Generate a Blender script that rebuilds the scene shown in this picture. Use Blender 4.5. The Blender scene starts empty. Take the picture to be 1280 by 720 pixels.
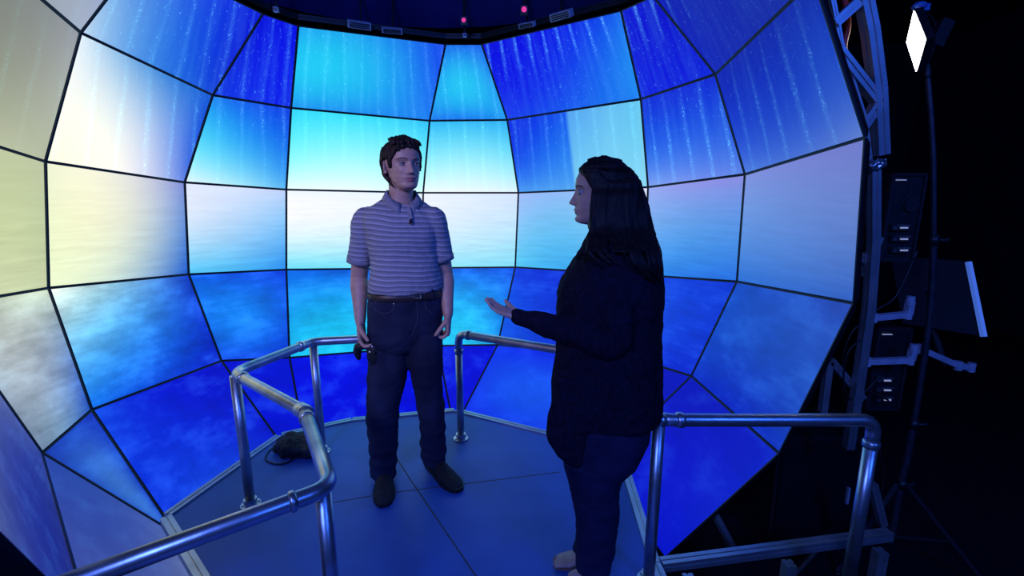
import bpy, bmesh, math, random
import numpy as np
from mathutils import Vector, Matrix, noise
random.seed(7)
SC = bpy.context.scene
COL = SC.collection
R = math.radians
F_PX, PITCH, CAMH = 573.0, math.atan(.197), 1.47
CP, SP = math.cos(PITCH), math.sin(PITCH)

# ------------------------------------------------------------------ measuring helpers
def ray(x, y):
    u = (x-640)/F_PX; v = (y-360)/F_PX
    return Vector((u, CP-v*SP, -SP-v*CP))
CAM = Vector((0, 0, CAMH))
def at_z(x, y, z=0.0):
    r = ray(x, y); return CAM + r*((z-CAMH)/r.z)
def at_y(x, y, Y):
    r = ray(x, y); return CAM + r*(Y/r.y)
DC = Vector((-.5, 2.2, 1.2)); DR = 2.05
def on_dome(x, y, rad=DR):
    r = ray(x, y).normalized(); o = CAM-DC
    b = o.dot(r); d = b*b-(o.dot(o)-rad*rad)
    return CAM + r*(-b+math.sqrt(max(d, 0)))
def dome_ae(az, el, rad=DR):
    a, e = R(az), R(el)
    return DC + Vector((math.sin(a)*math.cos(e), math.cos(a)*math.cos(e), math.sin(e)))*rad
def lin(c):
    c = c/255.0
    return c/12.92 if c <= .04045 else ((c+.055)/1.055)**2.4
def lin3(c): return tuple(lin(max(0, min(255, v))) for v in c)

# ------------------------------------------------------------------ materials
def mat(name, col, rough=.5, metal=0.0, emit=None, estr=1.0, spec=.5):
    m = bpy.data.materials.new(name); m.use_nodes = True
    b = m.node_tree.nodes['Principled BSDF']
    b.inputs['Base Color'].default_value = (*col, 1)
    b.inputs['Roughness'].default_value = rough
    b.inputs['Metallic'].default_value = metal
    b.inputs['Specular IOR Level'].default_value = spec
    if emit:
        b.inputs['Emission Color'].default_value = (*emit, 1)
        b.inputs['Emission Strength'].default_value = estr
    return m
def noisy(m, scale, c1, c2, bump=0.0, stretch=(1, 1, 1), detail=4, bscale=None):
    nt = m.node_tree; N = nt.nodes; L = nt.links; b = N['Principled BSDF']
    tc = N.new('ShaderNodeTexCoord'); mp = N.new('ShaderNodeMapping'); mp.inputs['Scale'].default_value = stretch
    L.new(tc.outputs['Object'], mp.inputs[0])
    n = N.new('ShaderNodeTexNoise'); n.inputs['Scale'].default_value = scale; n.inputs['Detail'].default_value = detail
    L.new(mp.outputs[0], n.inputs['Vector'])
    r = N.new('ShaderNodeValToRGB'); r.color_ramp.elements[0].position = .35; r.color_ramp.elements[1].position = .65
    r.color_ramp.elements[0].color = (*c1, 1); r.color_ramp.elements[1].color = (*c2, 1)
    L.new(n.outputs['Fac'], r.inputs[0]); L.new(r.outputs[0], b.inputs['Base Color'])
    if bump:
        bp = N.new('ShaderNodeBump'); bp.inputs['Strength'].default_value = bump; bp.inputs['Distance'].default_value = .003
        n2 = N.new('ShaderNodeTexNoise'); n2.inputs['Scale'].default_value = bscale or scale*3
        L.new(mp.outputs[0], n2.inputs['Vector']); L.new(n2.outputs['Fac'], bp.inputs['Height']); L.new(bp.outputs[0], b.inputs['Normal'])
    return m
M = {}
M['black'] = noisy(mat('black_plastic', (.01, .01, .012), .45), 30, (.008, .008, .01), (.014, .014, .018))
M['bezel'] = noisy(mat('bezel_black', (.004, .004, .008), .5), 20, (.003, .003, .006), (.006, .006, .01))
M['dark'] = noisy(mat('dark_paint', (.006, .006, .01), .8), 2, (.004, .004, .008), (.008, .008, .014))
M['ground'] = noisy(mat('dark_carpet', (.01, .01, .013), .95, spec=.1), 40, (.006, .006, .009), (.013, .013, .018), .3)
M['steel'] = noisy(mat('galvanised_pipe', (.55, .57, .6), .3, .9), 12, (.42, .44, .47), (.62, .64, .67), .15)
M['steel'].node_tree.nodes['Principled BSDF'].inputs['Roughness'].default_value = .34
M['alu'] = noisy(mat('aluminium_extrusion', (.5, .52, .55), .4, .8), 8, (.42, .44, .47), (.55, .57, .6), .1)
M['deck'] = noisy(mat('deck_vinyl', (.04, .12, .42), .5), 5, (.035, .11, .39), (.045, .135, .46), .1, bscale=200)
M['seam'] = noisy(mat('seam_dark', (.05, .05, .06), .7), 20, (.04, .04, .05), (.07, .07, .08))
M['chip'] = noisy(mat('card_metal', (.6, .65, .7), .25, .9), 60, (.4, .45, .5), (.8, .85, .9))
M['red'] = noisy(mat('red_cable', (.35, .02, .03), .5), 20, (.25, .01, .02), (.4, .03, .04))
M['vent'] = noisy(mat('pale_fixture', (.35, .37, .45), .5), 20, (.3, .32, .4), (.4, .42, .5))
M['pink'] = mat('pink_lens', (.1, .01, .05), .3, emit=(.8, .05, .35), estr=1.0)
M['white_led'] = mat('lamp_face', (.8, .8, .8), .4, emit=(1, .97, .9), estr=18)
M['faint_glow'] = mat('pale_glow', (.3, .3, .4), .4, emit=(.55, .65, 1), estr=.35)

def screen_material():
    m = bpy.data.materials.new('display_picture'); m.use_nodes = True
    nt = m.node_tree; N = nt.nodes; L = nt.links; b = N['Principled BSDF']
    b.inputs['Base Color'].default_value = (.004, .004, .006, 1); b.inputs['Roughness'].default_value = .55
    b.inputs['Specular IOR Level'].default_value = .2
    pic = N.new('ShaderNodeAttribute'); pic.attribute_name = 'pic'
    det = N.new('ShaderNodeAttribute'); det.attribute_name = 'det'
    sep = N.new('ShaderNodeSeparateColor'); L.new(det.outputs['Color'], sep.inputs[0])
    uv = N.new('ShaderNodeAttribute'); uv.attribute_name = 'azel'
    sx = N.new('ShaderNodeSeparateXYZ'); L.new(uv.outputs['Vector'], sx.inputs[0])
    def math_(op, a, b_=None, c=None):
        n = N.new('ShaderNodeMath'); n.operation = op
        for i, v in enumerate((a, b_, c)):
            if v is None: continue
            if isinstance(v, (int, float)): n.inputs[i].default_value = v
            else: L.new(v, n.inputs[i])
        return n.outputs[0]
    def mapped(sc):
        mp = N.new('ShaderNodeMapping'); mp.inputs['Scale'].default_value = sc; L.new(uv.outputs['Vector'], mp.inputs[0]); return mp.outputs[0]
    def noise_(vec, scale, detail=3, rough=.5):
        n = N.new('ShaderNodeTexNoise'); n.inputs['Scale'].default_value = scale; n.inputs['Detail'].default_value = detail
        n.inputs['Roughness'].default_value = rough; L.new(vec, n.inputs['Vector']); return n.outputs['Fac']
    # columns of falling droplets
    wob = noise_(mapped((.15, .05, 1)), 1.0, 2)
    ph = math_('ADD', math_('MULTIPLY', sx.outputs[0], 2*math.pi/4.4), math_('MULTIPLY', wob, 3.0))
    cs = math_('POWER', math_('MAXIMUM', math_('COSINE', ph), 0.0), 6.0)
    vor = N.new('ShaderNodeTexVoronoi'); vor.inputs['Scale'].default_value = 1.0; L.new(mapped((3.4, 3.0, 1)), vor.inputs['Vector'])
    dots = math_('MULTIPLY', math_('MAXIMUM', math_('SUBTRACT', .42, vor.outputs['Distance']), 0.0), 2.4)
    fine = math_('MAXIMUM', math_('MULTIPLY', math_('SUBTRACT', noise_(mapped((1.1, .55, 1)), 1.0, 3), .42), 5.0), 0.0)
    body = math_('MULTIPLY', det.outputs['Alpha'], math_('MULTIPLY', cs, math_('ADD', .12, math_('MULTIPLY', dots, math_('MULTIPLY', fine, 1.5)))))
    loose = math_('MULTIPLY', math_('MULTIPLY', dots, .8), math_('MAXIMUM', math_('MULTIPLY', math_('SUBTRACT', noise_(mapped((1.6, .8, 1)), 1.0, 1), .58), 5.0), 0.0))
    curtain = math_('MULTIPLY', math_('MAXIMUM', math_('SUBTRACT', noise_(mapped((.7, .06, 1)), 1.0, 3), .42), 0.0), .17)
    st = math_('MULTIPLY', math_('ADD', math_('ADD', body, loose), curtain), sep.outputs[0])
    sea = math_('MULTIPLY', math_('SUBTRACT', noise_(mapped((.10, 1.1, 1)), 1.0, 5, .62), .5), sep.outputs[1])
    cl = math_('MULTIPLY', math_('SUBTRACT', noise_(mapped((.10, .17, 1)), 1.0, 5, .6), .5), sep.outputs[2])
    gain = math_('MAXIMUM', math_('ADD', math_('ADD', 1.0, math_('MULTIPLY', sea, 2.0)), math_('MULTIPLY', cl, 2.4)), .15)
    v1 = N.new('ShaderNodeVectorMath'); v1.operation = 'SCALE'; L.new(pic.outputs['Vector'], v1.inputs[0]); L.new(gain, v1.inputs['Scale'])
    tint = N.new('ShaderNodeVectorMath'); tint.operation = 'SCALE'; tint.inputs[0].default_value = (.16, .62, .7); L.new(st, tint.inputs['Scale'])
    clp = math_('MAXIMUM', math_('ADD', cl, math_('MULTIPLY', sea, .4)), 0.0)
    t2 = N.new('ShaderNodeVectorMath'); t2.operation = 'SCALE'; t2.inputs[0].default_value = (.08, .42, .6); L.new(clp, t2.inputs['Scale'])
    a1 = N.new('ShaderNodeVectorMath'); L.new(v1.outputs[0], a1.inputs[0]); L.new(tint.outputs[0], a1.inputs[1])
    a2 = N.new('ShaderNodeVectorMath'); L.new(a1.outputs[0], a2.inputs[0]); L.new(t2.outputs[0], a2.inputs[1])
    L.new(a2.outputs[0], b.inputs['Emission Color']); b.inputs['Emission Strength'].default_value = 1.0
    return m
M['screen'] = screen_material()

# ------------------------------------------------------------------ mesh helpers
class MB:
    def __init__(s): s.v = []; s.f = []
    def add(s, vs, fs):
        o = len(s.v); s.v += [tuple(p) for p in vs]; s.f += [tuple(i+o for i in f) for f in fs]
    def box(s, c, size, rot=None):
        c = Vector(c); hx, hy, hz = size[0]/2, size[1]/2, size[2]/2
        vs = [Vector((x, y, z)) for x in (-hx, hx) for y in (-hy, hy) for z in (-hz, hz)]
        if rot is not None: vs = [rot @ p for p in vs]
        s.add([c+p for p in vs], [(0, 1, 3, 2), (4, 6, 7, 5), (0, 4, 5, 1), (2, 3, 7, 6), (0, 2, 6, 4), (1, 5, 7, 3)])
    def beam(s, a, b, w, h, up=Vector((0, 0, 1)), groove=True):
        """aluminium extrusion: a square bar with a groove along each face"""
        a, b = Vector(a), Vector(b); d = (b-a).normalized(); x = d.cross(up)
        if x.length < 1e-3: x = d.cross(Vector((1, 0, 0)))
        x.normalize(); y = x.cross(d).normalized()
        g = .16
        if groove:
            prof = []
            base = [(-1, -1), (-g, -1), (-g, -.7), (g, -.7), (g, -1), (1, -1)]
            for k in range(4):
                c_, s_ = (1, 0, -1, 0)[k], (0, 1, 0, -1)[k]
                for (px, py) in base[:-1]: prof.append((px*c_-py*s_, px*s_+py*c_))
        else: prof = [(-1, -1), (1, -1), (1, 1), (-1, 1)]
        n = len(prof); vs = [p+x*(u*w/2)+y*(v*h/2) for p in (a, b) for (u, v) in prof]
        s.add(vs, [(i, (i+1) % n, n+(i+1) % n, n+i) for i in range(n)]+[tuple(range(n))[::-1], tuple(range(n, 2*n))])
    def tube(s, pts, rads, seg=14, sub=5, up=Vector((0, 1, 0)), round_caps=True, smooth=True):
        """sweep of ellipses; rads = r or (ra, rb) per point; ra lies along up x dir"""
        pts = [Vector(p) for p in pts]
        if not isinstance(rads, (list,)): rads = [rads]*len(pts)
        rads = [(r, r) if not isinstance(r, tuple) else r for r in rads]
        P, Q = [], []
        n = len(pts)
        if n == 2 or not smooth: P, Q = pts, rads
        else:
            for i in range(n-1):
                p0, p1, p2, p3 = pts[max(i-1, 0)], pts[i], pts[i+1], pts[min(i+2, n-1)]
                for k in range(sub):
                    t = k/sub
                    P.append(.5*((2*p1)+(p2-p0)*t+(2*p0-5*p1+4*p2-p3)*t*t+(3*p1-p0-3*p2+p3)*t**3))
                    e = t
                    Q.append((rads[i][0]*(1-e)+rads[i+1][0]*e, rads[i][1]*(1-e)+rads[i+1][1]*e))
            P.append(pts[-1]); Q.append(rads[-1])
        d0 = (P[1]-P[0]).normalized(); x = d0.cross(up)
        if x.length < 1e-3: x = d0.cross(Vector((1, 0, 0)))
        x.normalize(); rings = []
        m = len(P)
        def ring(c, x, y, ra, rb): return [c+x*(ra*math.cos(2*math.pi*k/seg))+y*(rb*math.sin(2*math.pi*k/seg)) for k in range(seg)]
        for i in range(m):
            d = (P[min(i+1, m-1)]-P[max(i-1, 0)])
            if d.length < 1e-9: d = d0
            d.normalize(); x = (x-d*x.dot(d)).normalized(); y = d.cross(x)
            ra, rb = Q[i]
            if i == 0 and round_caps:
                for a in (75, 50, 25): rings.append(ring(P[0]-d*min(ra, rb)*math.sin(R(a)), x, y, ra*math.cos(R(a)), rb*math.cos(R(a))))
            rings.append(ring(P[i], x, y, ra, rb))
            if i == m-1 and round_caps:
                for a in (25, 50, 75): rings.append(ring(P[i]+d*min(ra, rb)*math.sin(R(a)), x, y, ra*math.cos(R(a)), rb*math.cos(R(a))))
        s.loft(rings)
    def loft(s, rings):
        n = len(rings[0]); vs = [p for r in rings for p in r]; fs = []
        for i in range(len(rings)-1):
            for k in range(n): fs.append((i*n+k, i*n+(k+1) % n, (i+1)*n+(k+1) % n, (i+1)*n+k))
        fs.append(tuple(range(n))[::-1]); fs.append(tuple((len(rings)-1)*n+k for k in range(n)))
        s.add(vs, fs)
    def ell(s, c, r, rot=None, nu=20, nv=14):
        c = Vector(c); rings = []
        for j in range(1, nv):
            a = math.pi*j/nv
            rg = [Vector((r[0]*math.sin(a)*math.cos(2*math.pi*k/nu), r[1]*math.sin(a)*math.sin(2*math.pi*k/nu), -r[2]*math.cos(a))) for k in range(nu)]
            if rot is not None: rg = [rot @ p for p in rg]
            rings.append([c+p for p in rg])
        s.loft(rings)
    def mesh(s, name):
        me = bpy.data.meshes.new(name); me.from_pydata(s.v, [], s.f); me.update()
        bm = bmesh.new(); bm.from_mesh(me); bmesh.ops.recalc_face_normals(bm, faces=bm.faces); bm.to_mesh(me); bm.free()
        return me
    def build(s, name, m, parent=None, smooth=False, **k):
        me = s.mesh(name)
        return link(name, me, m, parent, smooth, **k)
def link(name, me, m, parent=None, smooth=False, **k):
    me.materials.clear()
    for mm in (m if isinstance(m, list) else [m]): me.materials.append(mm)
    if smooth: me.polygons.foreach_set('use_smooth', [len(p.vertices) <= 4 for p in me.polygons])
    o = bpy.data.objects.new(name, me); COL.objects.link(o)
    if parent is not None:
        o.parent = parent; o.matrix_parent_inverse = parent.matrix_world.inverted() if parent.type == 'EMPTY' and False else Matrix.Identity(4)
        if parent.get('_org'):
            v = Vector(parent['_org']); me.transform(Matrix.Translation(-v)); o['_org'] = tuple(v)
    tag(o, **k); return o
def tag(o, label=None, cat=None, group=None, kind=None):
    if label: o['label'] = label
    if cat: o['category'] = cat
    if group: o['group'] = group
    if kind: o['kind'] = kind
    return o
def thing(name, loc, label, cat, group=None):
    o = bpy.data.objects.new(name, None); COL.objects.link(o); o.location = loc; o.empty_display_size = .05
    o['_org'] = tuple(loc); return tag(o, label, cat, group)
def remesh(mb, name, voxel, smooth_it=2, disp=None, extra=None):
    """union of overlapping closed shells into one continuous surface"""
    me = mb.mesh(name+'_tmp'); o = bpy.data.objects.new(name+'_tmp', me); COL.objects.link(o)
    md = o.modifiers.new('r', 'REMESH'); md.mode = 'VOXEL'; md.voxel_size = voxel; md.use_smooth_shade = True
    if smooth_it:
        sm = o.modifiers.new('s', 'SMOOTH'); sm.factor = .5; sm.iterations = smooth_it
    dg = bpy.context.evaluated_depsgraph_get(); dg.update()
    new = bpy.data.meshes.new_from_object(o.evaluated_get(dg)); new.name = name
    bpy.data.objects.remove(o); bpy.data.meshes.remove(me)
    if disp:
        nm = [v.normal.copy() for v in new.vertices]
        for v, n in zip(new.vertices, nm): v.co += n*disp(v.co, n)
        new.update()
    return new

# ------------------------------------------------------------------ room shell
def structure(name, mb, m):
    return mb.build(name, m, kind='structure')
GZ = -.55
b = MB(); b.box((0.5, 2, GZ-.05), (14, 14, .1)); structure('floor', b, M['ground'])
b = MB(); b.box((0.5, 2, 4.25), (14, 14, .1)); structure('ceiling', b, M['dark'])
b = MB(); b.box((0.5, 9.05, 1.8), (14, .1, 4.9)); structure('wall_rear', b, M['dark'])
b = MB(); b.box((0.5, -5.05, 1.8), (14, .1, 4.9)); structure('wall_front', b, M['dark'])
b = MB(); b.box((-6.55, 2, 1.8), (.1, 14, 4.9)); structure('wall_left', b, M['dark'])
b = MB(); b.box((7.55, 2, 1.8), (.1, 14, 4.9)); structure('wall_right', b, M['dark'])

# ------------------------------------------------------------------ display dome
V = {}
def setv(bd, **k):
    for kk, p in k.items(): V[bd, int(kk[1])] = p
P_ = on_dome
V[-1, 3] = at_z(-40, 626, .9); V[-1, 4] = at_z(112, 775, .24); V[-1, 5] = at_z(330, 850, -.32)
for r, p in enumerate([dome_ae(-83, 44), P_(-60, -96), P_(-85, 157), P_(-76, 383), P_(53, 566), P_(203, 657)]): V[0, r] = p
for r, p in enumerate([dome_ae(-74, 46), P_(101, 41), P_(57, 202), P_(61, 360), P_(115, 512), P_(210, 652)]): V[1, r] = p
for r, p in enumerate([P_(329, 17), P_(266, 119), P_(231, 228), P_(236, 343), P_(277, 451), dome_ae(-54, -49)]): V[2, r] = p
for r, p in enumerate([P_(373, 32), P_(364, 135), P_(358, 237), P_(358, 337), P_(362, 447), dome_ae(-49, -49)]): V[3, r] = p
for r, p in enumerate([P_(557, 55), P_(537, 151), P_(529, 241), P_(528, 335), P_(547, 432), dome_ae(0, -49)]): V[4, r] = p
for r, p in enumerate([P_(602, 55), P_(634, 150), P_(648, 241), P_(644, 334), P_(622, 431), P_(578, 516)]): V[5, r] = p
for r, p in enumerate([P_(776, 13), P_(801, 124), P_(810, 234), P_(806, 344), P_(796, 449), dome_ae(56, -49)]): V[6, r] = p
for r, p in enumerate([P_(816, -5), P_(894, 93), P_(931, 218), P_(921, 352), P_(864, 470), P_(748, 583)]): V[7, r] = p
for r, p in enumerate([dome_ae(92, 50), P_(1017, -26), P_(1081, 172), P_(1067, 379), P_(974, 567), P_(831, 698)]): V[8, r] = p

# picture on each display, oblique-view dimming of the far-left ones painted in: 3x3 sRGB samples, top row first, left to right
def u1(c): return [c]*9
def rows3(a, b_, c): return [a]*3+[b_]*3+[c]*3
PIC = {
 (-1, 4): [(105,118,140),(120,130,150),(150,160,165), (38,50,135),(48,60,145),(80,95,160), (30,38,120),(36,46,125),(45,65,150)],
 (-1, 5): [(70,85,160),(50,70,155),(40,70,165), (85,100,160),(60,80,155),(48,75,160), (120,135,175),(100,115,165),(70,90,160)],
 (0, 1): [(150,155,165),(150,158,175),(120,145,200), (155,160,165),(160,168,180),(150,165,200), (135,140,140),(150,158,165),(165,178,200)],
 (0, 2): [(125,130,125),(130,135,132),(150,155,165), (135,140,125),(150,155,138),(170,175,165), (170,178,150),(185,192,160),(180,188,160)],
 (0, 3): [(190,190,175),(192,200,162),(190,198,165), (195,200,175),(200,210,162),(190,202,160), (205,212,180),(205,215,172),(195,205,165)],
 (0, 4): [(165,178,180),(185,196,175),(195,205,180), (150,165,180),(165,180,195),(110,145,200), (120,145,180),(110,150,195),(30,70,180)],
 (0, 5): [(25,60,180),(25,65,190),(18,45,185), (35,85,200),(55,110,205),(20,60,195), (40,80,190),(40,90,200),(25,60,190)],
 (1, 1): [(75,125,225),(30,70,225),(6,15,215), (130,175,230),(35,100,225),(8,25,215), (190,215,240),(55,125,225),(20,70,215)],
 (1, 2): [(225,240,250),(80,145,220),(25,90,215), (255,255,245),(195,215,240),(30,85,220), (250,255,225),(250,248,245),(95,130,225)],
 (1, 3): [(240,245,215),(232,232,225),(125,140,215), (238,246,205),(225,232,215),(95,140,215), (240,252,210),(185,212,215),(30,90,205)],
 (1, 4): [(245,250,235),(130,190,235),(15,60,205), (110,190,240),(45,130,230),(12,55,210), (15,110,235),(15,70,220),(8,30,200)],
 (1, 5): [(15,70,225),(6,18,210),(5,12,200), (10,50,220),(10,40,215),(5,15,205), (10,50,220),(20,70,220),(8,30,210)],
 (2, 1): [(8,15,215),(8,14,225),(8,14,225), (12,35,220),(10,25,230),(8,20,232), (20,60,225),(14,40,232),(10,25,230)],
 (2, 2): [(30,130,240),(20,85,235),(14,60,228), (85,215,250),(50,165,245),(25,115,235), (225,245,255),(165,230,250),(90,180,245)],
 (2, 3): [(225,235,255),(215,228,255),(190,210,250), (205,230,252),(165,210,250),(120,190,248), (85,200,250),(70,180,245),(45,140,240)],
 (2, 4): [(18,95,235),(18,80,232),(14,65,225), (20,115,238),(22,125,240),(18,90,232), (20,80,230),(16,70,230),(10,50,225)],
 (2, 5): u1((5,16,212)),
 (3, 1): [(28,165,240),(28,150,238),(20,60,235), (32,200,245),(30,180,242),(24,95,238), (30,150,240),(28,140,240),(28,125,240)],
 (3, 2): [(50,215,250),(55,220,250),(50,190,248), (125,248,255),(150,248,255),(120,240,255), (235,255,255),(238,255,255),(215,252,255)],
 (3, 3): [(240,250,255),(238,248,255),(230,245,255), (235,250,255),(222,246,255),(205,240,255), (110,225,250),(115,225,252),(110,225,252)],
 (3, 4): [(16,105,235),(16,95,232),(14,90,228), (22,160,242),(24,175,242),(18,120,235), (28,195,248),(26,190,246),(22,140,240)],
 (3, 5): rows3((5,14,232), (5,12,225), (5,12,215)),
 (4, 1): [(26,110,235),(26,105,235),(24,95,232), (30,170,242),(36,195,244),(32,150,240), (24,120,238),(24,120,238),(28,150,240)],
 (4, 2): [(45,180,246),(50,185,246),(45,170,244), (140,235,252),(150,236,252),(125,225,250), (240,252,255),(238,250,255),(225,246,255)],
 (4, 3): [(238,245,255),(225,238,255),(215,230,255), (222,242,255),(205,236,255),(185,228,253), (140,230,252),(140,228,252),(130,222,250)],
 (4, 4): [(16,95,232),(18,100,235),(16,85,230), (24,165,242),(26,170,243),(20,120,236), (30,195,246),(32,195,246),(26,150,240)],
 (4, 5): u1((5,14,218)),
 (5, 1): [(6,10,222),(6,14,226),(20,100,235), (8,14,228),(14,50,232),(30,135,240), (12,45,232),(20,85,235),(30,130,240)],
 (5, 2): [(12,35,225),(25,110,235),(95,200,240), (20,85,232),(60,160,240),(110,205,242), (105,190,248),(120,205,248),(140,215,245)],
 (5, 3): [(165,190,250),(150,190,245),(215,225,250), (130,200,248),(105,190,242),(170,210,248), (85,200,245),(60,165,238),(80,170,238)],
 (5, 4): [(14,60,222),(12,42,212),(12,42,210), (16,80,230),(14,50,216),(12,45,212), (18,90,232),(14,50,218),(12,40,210)],
 (5, 5): [(10,45,235),(10,35,228),(10,30,222), (14,60,235),(20,80,235),(12,40,225), (10,40,230),(12,50,230),(10,30,220)],
 (6, 1): [(8,14,205),(8,12,205),(6,10,190), (8,14,215),(8,14,212),(8,14,205), (10,25,222),(10,22,218),(14,40,215)],
 (6, 2): [(12,40,215),(12,32,212),(12,36,208), (30,90,228),(35,90,228),(35,85,220), (125,160,240),(115,145,238),(95,130,230)],
 (6, 3): [(150,170,240),(145,150,232),(135,140,225), (110,170,240),(90,155,232),(85,145,228), (45,140,235),(40,120,230),(40,110,225)],
 (6, 4): [(14,65,222),(14,60,218),(12,55,212), (16,75,225),(16,65,220),(14,55,212), (12,50,218),(12,45,212),(12,40,205)],
 (6, 5): u1((8,20,190)),
 (7, 1): [(8,14,180),(10,16,150),(12,20,140), (10,20,180),(14,30,165),(20,40,155), (14,30,180),(16,32,165),(22,40,160)],
 (7, 2): [(12,28,175),(12,30,165),(14,38,165), (18,55,200),(18,55,190),(28,70,190), (80,125,222),(70,110,210),(95,125,205)],
 (7, 3): [(125,145,220),(118,130,210),(110,120,200), (95,145,222),(95,135,212),(95,125,200), (45,110,212),(50,105,205),(50,95,192)],
 (7, 4): [(20,75,200),(30,75,192),(40,75,185), (18,70,195),(24,72,190),(30,75,185), (14,50,195),(10,35,190),(16,50,185)],
 (7, 5): [(8,20,185),(8,18,185),(8,25,190), (8,18,195),(8,16,198),(10,30,200), (8,18,200),(8,18,200),(8,20,200)],
}
DET = {1: (1, 0, 0), 2: (.9, 0, 0), 3: (.05, .26, .0), 4: (0, .22, .5), 5: (0, .0, .3)}
WHERE = {-1: 'outermost left rim column', 0: 'narrow far-left column', 1: 'wide pale left column',
 2: 'narrow column after the pale one', 3: 'wide rear column behind the man', 4: 'narrow rear column between the people',
 5: 'wide column the woman faces', 6: "narrow column behind the woman's back", 7: 'wide right rim column'}
ROWN = {1: 'top', 2: 'second from top', 3: 'middle', 4: 'second from bottom', 5: 'bottom'}
def tone(c):
    r_, g_, b_ = c
    if r_ > 195 and b_ < 232: return 'cream'
    if r_ > 195: return 'white'
    if r_ > 140: return 'pale grey'
    if r_ > 80: return 'pale blue'
    if g_ > 130: return 'cyan'
    if g_ > 55: return 'mid blue'
    return 'deep blue'
def quad_w(t):
    return ((1-t)*(1-2*t) if t < 0 else 2*(t-.5)*(t-1), -4*t*(t-1), 2*t*(t-.5))
def panel(c, r):
    TL, TR, BR, BL = V[c, r-1], V[c+1, r-1], V[c+1, r], V[c, r]
    ctr = (TL+TR+BR+BL)/4; nrm = (TR-TL).cross(BL-TL).normalized()
    if nrm.dot(ctr-DC) < 0: nrm = -nrm
    root = thing('display_panel', ctr, f'{tone(PIC[c, r][4])} display panel, {ROWN[r]} of {WHERE[c]}', 'screen', 'display panels tiling the dome')
    def inset(d):
        q = [TL, TR, BR, BL]; out = []
        for i in range(4):
            p, a, b_ = q[i], q[(i+1) % 4], q[i-1]
            e1 = (a-p).normalized(); e2 = (b_-p).normalized(); s = max(e1.cross(e2).length, .25)
            out.append(p+(e1+e2)*(d/s))
        return out
    q0, q1 = inset(.0004), inset(.0075)
    mid = inset(.02)
    mb = MB(); vs = q0+q1+[p+nrm*.012 for p in q1]+[p+nrm*(.045 if c > 0 else .14) for p in mid]+[p+nrm*.012 for p in q0]
    fs = []
    for i in range(4):
        j = (i+1) % 4
        fs += [(i, j, 4+j, 4+i), (4+i, 4+j, 8+j, 8+i), (i, 16+i, 16+j, j), (16+i, 12+i, 12+j, 16+j)]
    fs += [(12, 13, 14), (12, 14, 15)]
    mb.add(vs, fs); mb.build('bezel_housing', M['bezel'], root)
    NU, NV = 32, 18
    vs, col, det, az = [], [], [], []
    a, b_, cc, d = [p+nrm*.003 for p in inset(.0072)]
    P9 = PIC[c, r]; D = DET[r]
    for j in range(NV+1):
        for i in range(NU+1):
            u, v = i/NU, j/NV
            p = (a*(1-u)+b_*u)*(1-v)+(d*(1-u)+cc*u)*v; vs.append(p)
            wu, wv = quad_w(u), quad_w(v)
            s = [0, 0, 0]
            for jj in range(3):
                for ii in range(3):
                    w = wu[ii]*wv[jj]
                    for k in range(3): s[k] += P9[jj*3+ii][k]*w
            if (c, r) == (5, 2):
                k = max(0, min(1, (u-.47)/.03))*(1-.5*max(0, min(1, (u-.8)/.15)))
                s = [s[q]+k*((150, 218, 244)[q]-s[q])*.48 for q in range(3)]
                if u < .47: s = [s[0]*.7, s[1]*.8, min(240, s[2])]
            col.append(lin3(s)+(1,))
            dm = 1.0
            if c == 7: dm = .5
            if c <= 0: dm = .3
            if r == 2: dm *= 1-.55*v
            sd = D[1]*(v**.5 if r == 3 else 1)*(.55 if c == 7 else 1)
            if r == 1: ba = max(.08, 1.7-3.2*v) if c >= 5 else .55
            elif r == 2: ba = min(1, .15+1.3*v)*1.8 if c >= 6 or c <= 1 else .8
            else: ba = .3
            det.append((D[0]*dm, sd, D[2]*(.7 if c >= 5 or c < 0 else 1.7 if c < 2 else 1.2), ba))
            q = p-DC; az.append((math.degrees(math.atan2(q.x, q.y)), math.degrees(math.asin(max(-1, min(1, q.z/q.length)))), 0))
    fs = [(j*(NU+1)+i, j*(NU+1)+i+1, (j+1)*(NU+1)+i+1, (j+1)*(NU+1)+i) for j in range(NV) for i in range(NU)]
    me = bpy.data.meshes.new('screen'); me.from_pydata([tuple(p) for p in vs], [], fs); me.update()
    if me.polygons[0].normal.dot(nrm) > 0: me.flip_normals()
    for nm, dat in (('pic', col), ('det', det)):
        at = me.attributes.new(nm, 'FLOAT_COLOR', 'POINT'); at.data.foreach_set('color', [x for cc_ in dat for x in cc_])
    at = me.attributes.new('azel', 'FLOAT_VECTOR', 'POINT'); at.data.foreach_set('vector', [x for cc_ in az for x in cc_])
    link('screen', me, M['screen'], root, True)
for (c, r) in PIC: panel(c, r)

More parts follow.
